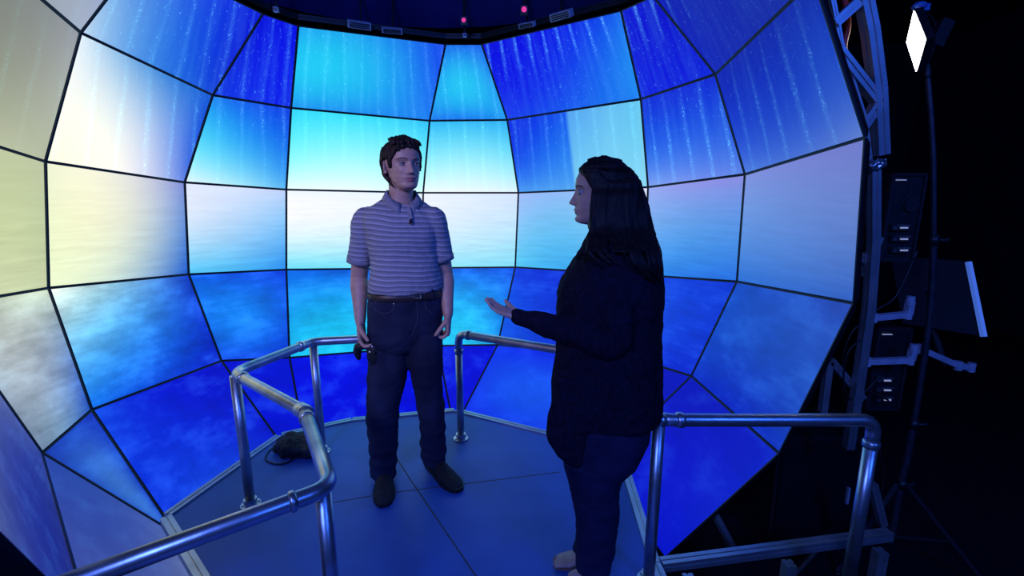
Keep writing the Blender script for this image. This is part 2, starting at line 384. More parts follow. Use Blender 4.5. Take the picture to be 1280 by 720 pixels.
# ------------------------------------------------------------------ platform
EDGE = [at_z(*p) for p in [(214, 645), (352, 546), (440, 527), (568, 515), (690, 546), (777, 586), (812, 705)]]
NEAR_R = Vector((.66, -.6, 0)); NL1 = at_z(262, 722); NL2 = Vector((-.95, 1.15, 0)); NEAR_L = Vector((-.95, -.6, 0))
poly = EDGE+[NEAR_R, NEAR_L, NL2, NL1]
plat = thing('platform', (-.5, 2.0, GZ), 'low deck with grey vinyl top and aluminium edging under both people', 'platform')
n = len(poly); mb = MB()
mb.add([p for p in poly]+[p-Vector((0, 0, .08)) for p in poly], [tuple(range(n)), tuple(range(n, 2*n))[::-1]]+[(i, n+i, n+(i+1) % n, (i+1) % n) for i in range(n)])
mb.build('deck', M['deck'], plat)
cen = Vector((-.5, 1.9, 0))
for i in range(n):
    if i in (7, 8): continue
    a, b_ = poly[i], poly[(i+1) % n]
    mb = MB(); o = ((a+b_)/2-cen); o.z = 0; d = (b_-a).normalized(); out = Vector((d.y, -d.x, 0))
    if out.dot(o) < 0: out = -out
    mb.beam(a+out*.02-Vector((0, 0, .012)), b_+out*.02-Vector((0, 0, .012)), .045, .045)
    mb.build('edge_extrusion', M['alu'], plat)
for p in [(-1.2, 2.2), (-.9, .9), (.4, .9), (.35, 2.3), (-.5, 2.7), (-.3, 1.3)]:
    mb = MB(); mb.beam((p[0], p[1], GZ), (p[0], p[1], -.08), .06, .06); mb.build('support_leg', M['alu'], plat)
def seam(px):
    mb = MB(); pts = [at_z(x, y) for x, y in px]
    for a, b_ in zip(pts[:-1], pts[1:]):
        d = (b_-a).normalized(); s = Vector((-d.y, d.x, 0))*.0035
        mb.add([a-s+Vector((0, 0, .0004)), a+s+Vector((0, 0, .0004)), b_+s+Vector((0, 0, .0004)), b_-s+Vector((0, 0, .0004)),
                a-s-Vector((0, 0, .002)), a+s-Vector((0, 0, .002)), b_+s-Vector((0, 0, .002)), b_-s-Vector((0, 0, .002))],
               [(0, 1, 2, 3), (7, 6, 5, 4), (0, 4, 5, 1), (1, 5, 6, 2), (2, 6, 7, 3), (3, 7, 4, 0)])
    mb.build('deck_seam', M['seam'], plat)
seam([(478, 545), (512, 598), (592, 716), (640, 790)]); seam([(395, 632), (480, 617), (620, 600), (700, 590)])

# ------------------------------------------------------------------ guard rails
RZ = .68; RR = .0235
def arc_corner(a, b_, c, rad=.06, k=5):
    d1 = (a-b_).normalized(); d2 = (c-b_).normalized(); p, q = b_+d1*rad, b_+d2*rad
    return [((1-t)**2)*p+2*t*(1-t)*b_+t*t*q for t in [i/k for i in range(k+1)]]
def rail_path(pts, rad=.06):
    out = [pts[0]]
    for i in range(1, len(pts)-1): out += arc_corner(pts[i-1], pts[i], pts[i+1], rad)
    out.append(pts[-1]); return out
def flange(root, p):
    p = p+Vector((0, 0, .001)); mb = MB(); mb.tube([p, p+Vector((0, 0, .007))], .045, seg=24, round_caps=False); mb.tube([p+Vector((0, 0, .007)), p+Vector((0, 0, .035))], .03, seg=24, round_caps=False)
    for k in range(4):
        a = k*math.pi/2+.6; q = p+Vector((math.cos(a)*.036, math.sin(a)*.036, .007)); mb.tube([q, q+Vector((0, 0, .005))], .005, seg=6, round_caps=False)
    mb.build('floor_flange', M['steel'], root)
def post(root, p, rad=RR*.95):
    mb = MB(); mb.tube([Vector((p.x, p.y, .002)), Vector((p.x, p.y, p.z-.012))], rad, seg=20, round_caps=False); mb.build('post', M['steel'], root, True); flange(root, Vector((p.x, p.y, 0)))
def collar(root, a, d, L=.05, name='elbow_fitting'):
    mb = MB(); d = d.normalized(); mb.tube([a-d*L/2, a-d*(L/2-.006), a+d*(L/2-.006), a+d*L/2], [RR+.001, RR+.005, RR+.005, RR+.001], seg=20, round_caps=False, smooth=False); mb.build(name, M['steel'], root, True)
z = lambda x, y: at_z(x, y, RZ)
# left rail
LA, LB, LC, LD, LE, LF = z(96, 726), z(414, 609), z(381, 515), z(292, 466), z(391, 427), z(470, 423)
LA = LB+(LA-LB)*1.6
g = thing('guard_rail', (LD.x, LD.y, 0), 'angled steel pipe guard rail on the left of the deck, beside the black bag', 'railing')
mb = MB(); mb.tube(rail_path([LA, LB, LC+(LB-LC)*.02]), RR, seg=20, sub=1, round_caps=False, smooth=False); mb.build('top_rail', M['steel'], g, True)
mb = MB(); mb.tube(rail_path([LC, LD, LE, LF]), RR, seg=20, sub=1, round_caps=True, smooth=False); mb.build('top_rail', M['steel'], g, True)
dj = (LB-LC).normalized(); dk = (LD-LC).normalized()
collar(g, LC+dj*.06, dj, .02, 'coupling'); collar(g, LC+dk*.012, dk, .07, 'coupling')
mb = MB(); mb.ell(LC, (RR+.006, RR+.006, RR+.006)); mb.build('coupling', M['steel'], g, True)
post(g, LB+(LC-LB).normalized()*.03+Vector((-.02, 0, 0))); post(g, LD+(LC-LD).normalized()*.01); post(g, LE); post(g, LF-Vector((.02, 0, 0)))
collar(g, LE+(LD-LE).normalized()*.09, LD-LE, .03); collar(g, LD+(LC-LD).normalized()*.1, LC-LD, .03); collar(g, LB+(LA-LB).normalized()*.1, LA-LB, .02)
# right rail
RA, RB_, RC_, RD_ = at_y(572, 418, 2.6), Vector((.36, 2.22, RZ)), z(824, 525), z(1094, 525)
RA.z = RZ; RAx = z(573, 417); RA = RAx
RB_ = RA+(z(660, 431)-RA)*1.75
g = thing('guard_rail', (RC_.x, RC_.y, 0), 'steel pipe guard rail running from beside the man, behind the woman, to the near right', 'railing')
RX = RD_-Vector((.0, 0, RZ))
mb = MB(); mb.tube(rail_path([Vector((RA.x, RA.y, RZ-.12)), RA, RB_, RC_, RD_, Vector((RD_.x, RD_.y, RZ-.1))], .055), RR, seg=20, sub=1, round_caps=False, smooth=False); mb.build('top_rail', M['steel'], g, True)
post(g, Vector((RA.x, RA.y, RZ-.10))); post(g, RC_+Vector((.0, -.0, 0)))
mb = MB(); mb.tube([Vector((RD_.x, RD_.y, -.035)), Vector((RD_.x, RD_.y, RZ-.09))], RR*.97, seg=20, round_caps=False); mb.build('post', M['steel'], g, True)
for q_ in (Vector((RD_.x, RD_.y, RZ-.095)), Vector((RA.x, RA.y, RZ-.11))): collar(g, q_, Vector((0, 0, 1)), .03)
collar(g, RA+(RB_-RA).normalized()*.07, RB_-RA, .03); collar(g, RC_+Vector((.075, 0, 0)), RD_-RC_, .03)
mb = MB(); mb.ell(RC_+Vector((.005, 0, 0)), (RR+.004,)*3); mb.build('elbow_fitting', M['steel'], g, True)
# base extrusion on the right that carries the rail end
a, b_ = at_z(826, 706, -.03), at_z(1112, 668, -.03)
base = thing('base_frame', (a+b_)/2, 'long grooved aluminium bar at deck level on the right, under the rail end', 'frame')
mb = MB(); mb.beam(a, b_, .042, .042); mb.build('cross_bar', M['alu'], base)
for t in (.12, .55, .97):
    p = a.lerp(b_, t); mb = MB(); mb.beam((p.x, p.y, GZ), (p.x, p.y, p.z-.08), .045, .045); mb.build('upright', M['alu'], base)
mb = MB(); mb.beam(at_y(892, 640, 2.25), at_y(925, 702, 2.02), .03, .03); mb.build('brace', M['alu'], base)

# ------------------------------------------------------------------ black bag and cable on the deck
def disp_noise(amp, sc, stretch=(1, 1, 1)):
    S = Vector(stretch)
    def f(co, n): return amp*noise.fractal(Vector((co.x*S.x, co.y*S.y, co.z*S.z))*sc, 1.0, 2.0, 4)
    return f
M['bagcloth'] = noisy(mat('black_nylon', (.008, .008, .012), .7), 25, (.006, .006, .01), (.014, .014, .02), .3)
p = at_z(376, 567)
mb = MB(); mb.ell(p+Vector((-.02, 0, .06)), (.12, .09, .062)); mb.ell(p+Vector((.06, -.02, .055)), (.085, .07, .055)); mb.ell(p+Vector((-.09, .02, .03)), (.07, .05, .03)); mb.box(p+Vector((0, 0, .012)), (.2, .12, .02))
me = remesh(mb, 'cloth_bag', .006, 3, disp_noise(.02, 14))
for v in me.vertices: v.co.z = max(v.co.z, .002)
bag = link('cloth_bag', me, M['bagcloth'], None, True, label='crumpled black cloth bag lying on the deck by the left rail posts', cat='bag')
mb = MB(); pts = [at_z(x, y, .006) for x, y in [(372, 560), (352, 556), (337, 563), (332, 574), (345, 580), (362, 577), (370, 566), (374, 556)]]
mb.tube(pts, .0045, seg=8); mb.build('cable', M['black'], None, True, label='thin black cable looped on the deck beside the black bag', cat='cable')

# ------------------------------------------------------------------ things around the dome rim
# top ring above the displays and fixtures on it
TOP = [V[k, 0] for k in range(0, 9)]
root = thing('rim_frame', (DC.x, DC.y, 2.75), 'dark ring of bars along the top edge of the display dome', 'frame')
for a, b_ in zip(TOP[:-1], TOP[1:]):
    def o(p): d = (p-DC); d.z = 0; return p+Vector((0, 0, .05))+d.normalized()*.0
    mb = MB(); mb.beam(o(a), o(b_), .035, .035); mb.build('ring_bar', M['bezel'], root)
M['canopy'] = noisy(mat('added_canopy', (.03, .03, .12), .9, spec=.1), 3, (.012, .012, .09), (.02, .02, .13))  # canopy added to catch the screens' blue, standing in for the blue-lit ceiling
cv = MB(); ring_lo = [DC+Vector((math.sin(R(a))*1.56, math.cos(R(a))*1.56, 1.52)) for a in range(0, 360, 12)]
ring_hi = [DC+Vector((math.sin(R(a))*1.2, math.cos(R(a))*1.2, 1.95)) for a in range(0, 360, 12)]
nn = len(ring_lo); up_ = Vector((0, 0, .03))
keep = [k for k in range(nn) if not (96 < k*12 < 264)]
order = [k for k in range(nn) if k*12 >= 264]+[k for k in range(nn) if k*12 <= 96]
lo_ = [ring_lo[k] for k in order]; hi_ = [ring_hi[k] for k in order]; m_ = len(order)
cv.add(lo_+hi_+[p+up_ for p in lo_]+[p+up_ for p in hi_],
       [(i, i+1, m_+i+1, m_+i) for i in range(m_-1)]+[(2*m_+i, 3*m_+i, 3*m_+i+1, 2*m_+i+1) for i in range(m_-1)]+
       [tuple(range(m_, 2*m_)), tuple(range(3*m_, 4*m_))[::-1]]+[(i, 2*m_+i, 2*m_+i+1, i+1) for i in range(m_-1)]+[(0, m_, 3*m_, 2*m_), (m_-1, 3*m_-1, 4*m_-1, 2*m_-1), (m_, 2*m_-1, 4*m_-1, 3*m_)])
cv.build('canopy', M['canopy'], None, label='added dark navy canopy catching blue above the top row of the display dome', cat='canopy')
def fixture(px, py, w, h, label):
    c = on_dome(px, py, 1.97); d = c-DC; yaw = -math.atan2(d.x, d.y); rot = Matrix.Rotation(yaw, 3, 'Z') @ Matrix.Rotation(R(28), 3, 'X')
    t = thing('ceiling_fixture', c, label, 'fixture', 'flat fixtures on the dark canopy over the dome')
    mb = MB(); mb.box(c, (w, .05, h), rot); mb.build('fixture_body', M['vent'], t)
    mb = MB()
    for k in range(3): mb.box(c+rot @ Vector((0, -.028, (k-1)*h*.28)), (w*.88, .008, h*.12), rot)
    mb.build('grille', M['dark'], t)
    mb = MB(); mb.tube([c+Vector((0, .03, h*.2)), c+Vector((0, .1, .35))], .008, seg=8); mb.build('hanger', M['black'], t)
fixture(449, 31, .15, .045, 'pale flat fixture over the wide rear column, the left one of two')
fixture(490, 38, .14, .035, 'pale flat fixture over the wide rear column, nearer the man\'s head')
fixture(702, 19, .15, .045, 'pale flat fixture right of the magenta light, the larger one')
fixture(659, 31, .11, .03, 'small pale flat fixture just below the magenta light')
def sensor(px, py, s, lens, label):
    c = on_dome(px, py, 1.96)
    t = thing('tracking_camera', c, label, 'camera')
    mb = MB(); mb.box(c, (s, s*.8, s)); mb.build('camera_body', M['vent'] if lens != 'pink' else M['black'], t)
    mb = MB(); mb.tube([c+Vector((0, -s*.38, 0)), c+Vector((0, -s*.6, -s*.1))], s*.33, seg=16, round_caps=False); mb.build('lens', M[lens], t)
    mb = MB(); mb.tube([c+Vector((0, 0, s*.3)), c+Vector((0, .05, .35))], .009, seg=8); mb.build('bracket', M['black'], t)
sensor(655, 13, .05, 'pink', 'tracking camera with a bright magenta lens, over the wide column the woman faces')
sensor(580, 26, .042, 'pink', 'tracking camera with a dim magenta lens over the narrow rear column')
sensor(581, 44, .024, 'chip', 'tiny pale sensor on the top rim of the narrow rear column')
sensor(345, 12, .028, 'chip', 'tiny pale sensor on the top rim above the narrow blue column on the left')

# curved truss behind the right rim
Y0 = 2.12
tr = thing('truss', at_y(1090, 200, Y0), 'curved aluminium truss with diagonal struts along the right rim of the dome', 'frame')
def bars(name, lst, w=.035, m='alu', root=None, Y=Y0):
    for (a, b_) in lst:
        mb = MB(); mb.beam(at_y(*a, Y), at_y(*b_, Y), w, w, up=Vector((0, 1, 0))); mb.build(name, M[m], root)
bars('chord', [((1074, -30), (1088, 40)), ((1088, 40), (1097, 110)), ((1097, 110), (1101, 194))], .05, root=tr)
bars('inner_chord', [((1034, -30), (1052, 62)), ((1052, 62), (1080, 150)), ((1080, 150), (1086, 200))], .02, root=tr)
bars('strut', [((1042, 30), (1082, -6)), ((1046, 62), (1096, 126)), ((1078, 158), (1098, 128))], .04, root=tr)
bars('mast', [((1092, 200), (1092, 300)), ((1092, 300), (1086, 385)), ((1086, 385), (1074, 470)), ((1074, 470), (1060, 560))], .04, root=tr)
bars('strut', [((1098, 296), (1078, 345)), ((1074, 318), (1092, 345)), ((1036, 452), (1028, 515)), ((1038, 450), (1078, 498))], .032, root=tr, Y=2.16)
bars('foot_strut', [((1090, 604), (1103, 656))], .035, root=tr, Y=2.05)
mb = MB(); mb.tube([at_y(x, y, 2.2) for x, y in [(1054, -10), (1060, 30), (1055, 60), (1062, 85), (1072, 110), (1070, 140)]], .012, seg=8)
mb.build('cable', M['red'], None, True, label='red cable running down inside the curved truss at the right rim', cat='cable')

def computer(px, py0, py1, Y, slots, label, nslot=3):
    x0, x1 = px; c = at_y((x0+x1)/2, (py0+py1)/2, Y-.1)+Vector((0, .1, 0)); w = abs(at_y(x1, py0, Y-.1).x-at_y(x0, py0, Y-.1).x); h = abs(at_y(x0, py0, Y-.1).z-at_y(x0, py1, Y-.1).z)
    t = thing('computer_case', c, label, 'computer', 'computers mounted behind the right rim')
    mb = MB(); mb.box(c, (w, .2, h)); mb.build('case', M['black'], t)
    mb = MB()
    for sx, ww in ((-1, 1), (1, 1)): mb.box(c+Vector((sx*w/2, -.1, 0)), (.012, .02, h))
    for sz in (-1, 1): mb.box(c+Vector((0, -.1, sz*h/2)), (w, .02, .012))
    mb.build('case_rim', M['vent'] if False else M['dark'], t)
    mb = MB(); q = at_y((x0+x1)/2-1, py0+6, Y-.11); mb.box(q, (w*.3, .006, .004)); mb.build('label_strip', M['faint_glow'], t)
    q = at_y(slots[0]+14, slots[1]-28, Y-.1); mb = MB(); mb.tube([q, q-Vector((0, .012, 0))], .035, seg=20, round_caps=False); mb.build('fan', M['dark'], t)
    for k in range(nslot):
        s = at_y(slots[0], slots[1]+k*slots[2], Y-.11); mb = MB(); mb.box(s, (.085, .02, .03)); cd = mb.build('graphics_card', M['dark'], t)
        mb = MB(); mb.box(s+Vector((.01, -.013, .009)), (.06, .006, .007)); mb.box(s+Vector((-.03, -.013, -.004)), (.012, .006, .012)); mb.build('card_bracket', M['chip'], cd)
        mb = MB(); mb.box(s+Vector((.012, -.014, -.002)), (.034, .006, .007)); mb.build('port_glint', M['faint_glow'], cd)  # small glow put in for the bright glints on the cards
computer((1107, 1148), 219, 326, 2.3, (1124, 284, 14), 'upper black computer case with three lit cards behind the right rim')
computer((1090, 1130), 412, 512, 2.35, (1104, 474, 12), 'lower black computer case with lit cards, below the upper one')
# clamp with silvery wrap
mb = MB(); c = at_y(1095, 206, 2.1); mb.ell(c, (.035, .03, .022)); mb.ell(c+Vector((.02, 0, .008)), (.025, .02, .02)); mb.ell(c+Vector((-.025, 0, -.01)), (.02, .02, .016))
me = remesh(mb, 'cable_clamp', .004, 1, disp_noise(.012, 60))
link('cable_clamp', me, M['chip'], None, False, label='small crinkled silvery clamp on the mast above the upper computer case', cat='clamp')
# monitor arms
def arm(pts, Y, w, label):
    t = thing('mounting_arm', at_y(*pts[0], Y), label, 'arm')
    for a, b_ in zip(pts[:-1], pts[1:]):
        mb = MB(); mb.beam(at_y(*a, Y), at_y(*b_, Y), w, w*1.0, groove=False); mb.build('arm_segment', M['vent'], t)
    for p in pts:
        c = at_y(*p, Y); mb = MB(); mb.tube([c+Vector((0, 0, w*.8)), c-Vector((0, 0, w*.8))], w*.62, seg=16, round_caps=False); mb.build('pivot', M['vent'], t)
arm([(1092, 397), (1135, 393), (1138, 376)], 2.15, .028, 'upper jointed metal mounting arm between the two computer cases')
arm([(1084, 452), (1138, 450), (1142, 436)], 2.15, .028, 'lower jointed metal mounting arm crossing the lower computer case')
arm([(1150, 436), (1198, 457), (1214, 459)], 2.35, .03, 'slanting metal mounting arm reaching right past the light stand')
# monitor seen from its side
c0, c1 = at_y(1208, 327, 2.6), at_y(1227, 420, 2.45)
mon = thing('monitor', (c0+c1)/2, 'dark monitor almost edge on with glowing blue rim, right of the light stand', 'monitor')
bx = (c1-c0); side = Vector((-.3, .35, 0)).normalized()
mb = MB(); th = Vector((.03, .02, 0)); q = [c0, c0+side*.34, c1+side*.34, c1]; mb.add(q+[p+th for p in q], [(0, 1, 2, 3), (7, 6, 5, 4), (0, 4, 5, 1), (1, 5, 6, 2), (2, 6, 7, 3), (3, 7, 4, 0)]); mb.build('monitor_body', M['dark'], mon)
M['rimlit'] = mat('glowing_frame', (.5, .6, .8), .4, emit=(.05, .13, .5), estr=.7)  # bluish glow of the monitor edge, put into its frame as emission
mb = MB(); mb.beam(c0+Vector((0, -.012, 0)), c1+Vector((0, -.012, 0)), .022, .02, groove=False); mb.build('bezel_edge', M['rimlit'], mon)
mb = MB(); cc = at_y(1180, 455, 2.6); mb.tube([(c0+c1)/2+side*.17, (c0+c1)/2+side*.17+Vector((0, .05, -.05)), cc], .02, seg=12); mb.build('mount', M['black'], mon)

# dangling cables
def cable(px, Y, r, label, m='black'):
    mb = MB(); mb.tube([at_y(x, y, Y) for x, y in px], r, seg=8); mb.build('cable', M[m], None, True, label=label, cat='cable')
cable([(1146, 315), (1120, 370), (1095, 388), (1062, 420), (1052, 470), (1060, 505), (1078, 488), (1110, 500)], 2.2, .005, 'thin black cable hanging in a loop under the upper computer case')
cable([(1084, 420), (1060, 440), (1055, 480), (1068, 500), (1100, 470)], 2.12, .004, 'thin black cable curling around the truss struts beside the lower computer case')
cable([(1098, 560), (1104, 585), (1103, 610), (1098, 640)], 2.2, .005, 'short black cable dropping behind the right post of the rail')

# light stand
YS = 2.3
st = thing('light_stand', Vector((at_y(1125, 600, YS).x, YS, GZ)), 'tall dark tripod light stand at the right with a thin pole', 'stand')
def S(x, y, dy=0): return at_y(x, y, YS+dy)
M['pole'] = noisy(mat('dark_pole', (.06, .06, .08), .4, .6), 20, (.05, .05, .07), (.08, .08, .1))
mb = MB(); mb.tube([S(1159, 92), S(1164, 150), S(1167, 215), S(1167, 300)], .012, seg=14); mb.build('upper_pole', M['pole'], st, True)
mb = MB(); mb.tube([S(1167, 300), S(1165, 360), S(1159, 420), S(1150, 480), S(1142, 530)], .015, seg=14); mb.build('middle_pole', M['pole'], st, True)
jb = S(1127, 600); mb = MB(); mb.tube([S(1142, 528), S(1134, 570), jb, Vector((jb.x, jb.y, GZ+.08))], .018, seg=14); mb.build('lower_pole', M['pole'], st, True)
for x, y in ((1167, 300), (1142, 530), (1127, 605)):
    mb = MB(); c = S(x, y); mb.tube([c+Vector((0, 0, .025)), c-Vector((0, 0, .025))], .024, seg=16, round_caps=False); mb.build('collar', M['black'], st, True)
    mb = MB(); mb.tube([c+Vector((.02, 0, 0)), c+Vector((.05, -.01, 0))], .008, seg=10); mb.ell(c+Vector((.058, -.01, 0)), (.014, .006, .012)); mb.build('clamp_knob', M['black'], st, True)
for ang in (200, 320, 80):
    d = Vector((math.cos(R(ang)), math.sin(R(ang)), 0)); foot = Vector((jb.x, jb.y, GZ+.012))+d*.42; topp = Vector((jb.x, jb.y, jb.z-.02))
    mb = MB(); mb.beam(topp+d*.03, foot, .022, .012, groove=False); lg = mb.build('leg', M['pole'], st)
    mb = MB(); mb.ell(foot, (.02, .02, .012)); mb.build('rubber_foot', M['black'], lg, True)
    mb = MB(); k = topp.lerp(foot, .55); mb.beam(Vector((jb.x, jb.y, GZ+.12)), k, .014, .008, groove=False); mb.build('brace', M['pole'], st)
mb = MB(); mb.tube([S(1159, 95), S(1158, 84), S(1152, 72)], .016, seg=12); mb.build('tilt_head', M['black'], st, True)

# diamond shaped LED lamp on the stand
T_, B_, L_, R_ = S(1142, 12), S(1145, 91), S(1132.5, 53, .12), S(1157, 49, -.12)
cc = (T_+B_+L_+R_)/4; nr = (R_-L_).cross(T_-B_).normalized()
if nr.dot(Vector((-.5, 2.2, 1.2))-cc) < 0: nr = -nr
lp = thing('lamp', cc, 'bright white LED panel lamp turned on its corner at the top of the light stand', 'lamp')
q = [T_, R_, B_, L_]
mb = MB(); mb.add([p-nr*.003 for p in q]+[cc+(p-cc)*1.0-nr*.035 for p in q], [(0, 1, 2, 3), (7, 6, 5, 4), (0, 4, 5, 1), (1, 5, 6, 2), (2, 6, 7, 3), (3, 7, 4, 0)]); mb.build('lamp_housing', M['black'], lp)
me = bpy.data.meshes.new('lamp_panel'); me.from_pydata([tuple(cc+(p-cc)*.97) for p in q], [], [(0, 1, 2, 3)]); me.update()
if me.polygons[0].normal.dot(nr) < 0: me.flip_normals()
link('lamp_panel', me, M['white_led'], lp)
mb = MB(); mb.box(S(1174, 42, .12), (.06, .05, .12), Matrix.Rotation(R(20), 3, 'Y')); mb.build('battery_pack', M['black'], lp)
M['bluebr'] = noisy(mat('blue_bracket', (.05, .15, .45), .4), 20, (.04, .12, .4), (.06, .2, .5))
mb = MB(); mb.ell(S(1149, 8, .05), (.03, .03, .02)); mb.box(S(1154, 10, .05), (.04, .03, .03)); mb.build('top_bracket', M['bluebr'], lp)
mb = MB(); mb.tube([S(1149, 10, .06), S(1166, 25, .12), S(1170, 50, .12), S(1156, 86, .02)], .007, seg=8); mb.build('yoke', M['black'], lp, True)
# second tripod's legs near the rail foot
t = thing('tripod', Vector((at_z(1038, 668, GZ).x, 2.3, GZ)), 'low black tripod standing on the floor behind the right rail post', 'tripod')
hub = at_y(1036, 672, 1.95)
for ang in (185, 355, 80):
    d = Vector((math.cos(R(ang)), math.sin(R(ang)), 0)); mb = MB(); mb.tube([hub, Vector((hub.x, hub.y, GZ+.01))+d*.3], .012, seg=10); mb.build('leg', M['black'], t)
mb = MB(); mb.tube([hub, hub-Vector((0, 0, .06))], .02, seg=12); mb.build('hub', M['black'], t)
# dark cabinet under the lower right displays
p0, p1 = at_y(975, 545, 2.35), at_y(1078, 662, 2.35)
cab = thing('equipment_cabinet', ((p0+p1)/2).to_tuple()[:2]+(GZ,), 'plain black equipment cabinet on the floor below the right rim of the dome', 'cabinet')
zt = at_y(1030, 545, 2.35).z
mb = MB(); mb.box(((p0.x+p1.x)/2, 2.55, (GZ+zt)/2), (abs(p1.x-p0.x), .4, zt-GZ)); mb.build('cabinet_body', M['black'], cab)
mb = MB(); mb.box(((p0.x+p1.x)/2, 2.343, (GZ+zt)/2), (abs(p1.x-p0.x)*.92, .012, (zt-GZ)*.9)); dd = mb.build('cabinet_door', M['bezel'], cab)
mb = MB(); mb.box(((p0.x+p1.x)/2+.14, 2.33, (GZ+zt)/2), (.012, .016, .1)); mb.build('handle', M['vent'], dd)

# ================================================================== PEOPLE
def interp(tab, t):
    if t <= tab[0][0]: return tab[0][1]
    for (a, va), (b_, vb) in zip(tab[:-1], tab[1:]):
        if t <= b_:
            k = (t-a)/(b_-a); k = k*k*(3-2*k)*.5+k*.5; return va+(vb-va)*k
    return tab[-1][1]
FT = [(0, .22), (.02, .33), (.05, .385), (.1, .40), (.15, .375), (.25, .40), (.35, .405), (.45, .40), (.52, .40), (.6, .425), (.7, .415), (.8, .37), (.88, .29), (.94, .2), (.98, .1), (1, .02)]
BT = [(0, -.05), (.05, .0), (.12, .08), (.22, .22), (.3, .31), (.4, .385), (.55, .435), (.68, .44), (.8, .385), (.88, .3), (.94, .2), (.98, .1), (1, .02)]
WT = [(0, .08), (.02, .125), (.05, .165), (.1, .2), (.18, .245), (.28, .275), (.38, .30), (.5, .318), (.62, .33), (.72, .32), (.8, .28), (.88, .22), (.94, .155), (.98, .08), (1, .02)]
def G(x, s): return math.exp(-(x/s)**2/2)
class Head:
    def __init__(s, origin, fwd, H, pitch=0, roll=0, wk=1.0, fem=0):
        s.o = Vector(origin); s.H = H; f = Vector(fwd).normalized(); up = Vector((0, 0, 1)); l = up.cross(f).normalized()
        m = Matrix((l, f, up)).transposed()     # columns: x = person's left... y = forward, z = up
        s.m = m @ Matrix.Rotation(R(pitch), 3, 'X') @ Matrix.Rotation(R(roll), 3, 'Y'); s.wk = wk; s.fem = fem
    def w(s, x, y, t): return s.o+s.m @ (Vector((x, y, t))*s.H)
    def surf(s, phi, t, off=0.0, feat=True):
        """phi 0 = front; returns local coordinates"""
        W = interp(WT, t)*s.wk; F = interp(FT, t); B = interp(BT, t)
        cy = (F-B)/2; D = (F+B)/2
        sn, cs = math.sin(phi), math.cos(phi)
        p = .93
        x = W*math.copysign(abs(sn)**p, sn); y = cy+D*math.copysign(abs(cs)**(p if cs < 0 else .86), cs)
        if off: 
            q = Vector((x/(W+1e-6)*.9, (y-cy)/(D+1e-6), max(0, (t-.62))*2.0)); q.normalize(); x += q.x*off; y += q.y*off; t = t+q.z*off
        if feat and cs > 0:
            fr = min(1, cs*1.6)
            d = 0
            if t < .6:
                k = (.57-t)/.24
                if t >= .325: nh = .012+.105*max(0, min(1, k))**1.15; sg = .030+.012*max(0, min(1, k))
                else: nh = .117*max(0, 1-(.325-t)/.042); sg = .045
                d += nh*G(x, sg)*(1 if t < .53 else max(0, (.6-t)/.07))
            d += .035*(G(x-.06, .024)+G(x+.06, .024))*G(t-.325, .024)
            d -= .050*(G(x-.145, .06)+G(x+.145, .06))*G(t-.5, .038)
            d += .018*(G(x-.13, .08)+G(x+.13, .08))*G(t-.575, .022)*(1-.6*s.fem)
            d += .030*G(x, .085)*G(t-.232, .017)+.032*G(x, .07)*G(t-.178, .02)-.018*G(x, .09)*G(t-.206, .007)
            d += .015*G(x, .12)*G(t-.21, .06)
            d += .022*G(x, .09)*G(t-.075, .045)
            d -= .012*G(x, .1)*G(t-.135, .018)
            d += .012*(G(x-.2, .06)+G(x+.2, .06))*G(t-.4, .06)
            y += d*fr
        return Vector((x, y, t))
    def pt(s, phi, t, off=0.0, feat=False):
        return s.o+s.m @ (s.surf(phi, t, off, feat)*s.H)
    def add(s, mb, nz=110, na=120):
        ts = [i/nz for i in range(nz+1)]
        rings = []
        for t in ts:
            rings.append([s.o+s.m @ (s.surf(2*math.pi*k/na, t)*s.H) for k in range(na)])
        mb.loft(rings)
        for sx in (-1, 1):   # ears
            c = s.w(sx*.335*s.wk, -.03, .45)
            rot = s.m @ Matrix.Rotation(R(sx*-22), 3, 'Z') @ Matrix.Rotation(R(8), 3, 'X')
            mb.ell(c, (.018*s.H, .055*s.H, .11*s.H), rot)
            pts = [c+rot @ (Vector((sx*.03, -.065*math.cos(a)*1.0+.0, .115*math.sin(a)))*s.H) for a in [R(v) for v in range(-70, 215, 28)]]
            mb.tube(pts, .017*s.H, seg=8, sub=3)
            mb.ell(s.w(sx*.345*s.wk, .0, .35), (.02*s.H, .03*s.H, .035*s.H), rot)
    def local(s, co):
        return (s.m.transposed() @ (co-s.o))/s.H
    def eyes(s, parent, iris):
        for sx in (-1, 1):
            c = s.w(sx*.14, .322, .497); fwd = (s.m @ Vector((0, 1, 0))).normalized()
            mb = MB(); mb.ell(c, (.052*s.H,)*3, nu=24, nv=16); e = mb.build('eye', M['sclera'], parent, True)
            c2 = c+fwd*.0405*s.H; mb = MB(); mb.ell(c2, (.022*s.H, .0125*s.H, .022*s.H), s.m, 16, 10); mb.build('iris', iris, e, True)
            mb = MB()   # upper and lower lids and the lash line
            for (dz, ry, r_) in ((.024, .052, .010), (-.026, .05, .007)):
                mb.tube([s.w(sx*.14+dx, .322+ry*math.cos(dx*14)-.002, .497+dz*math.cos(dx*22)) for dx in (-.062, -.035, 0, .035, .062)], r_*s.H, seg=8, sub=3)
            mb.build('eyelid', M['skin'], parent, True)
            mb = MB(); mb.tube([s.w(sx*.14+dx, .322+.058*math.cos(dx*14), .497+.018*math.cos(dx*22)) for dx in (-.058, -.035, 0, .035, .058)], .0045*s.H, seg=6, sub=3); mb.build('eyelash', M['hair'], parent, True)
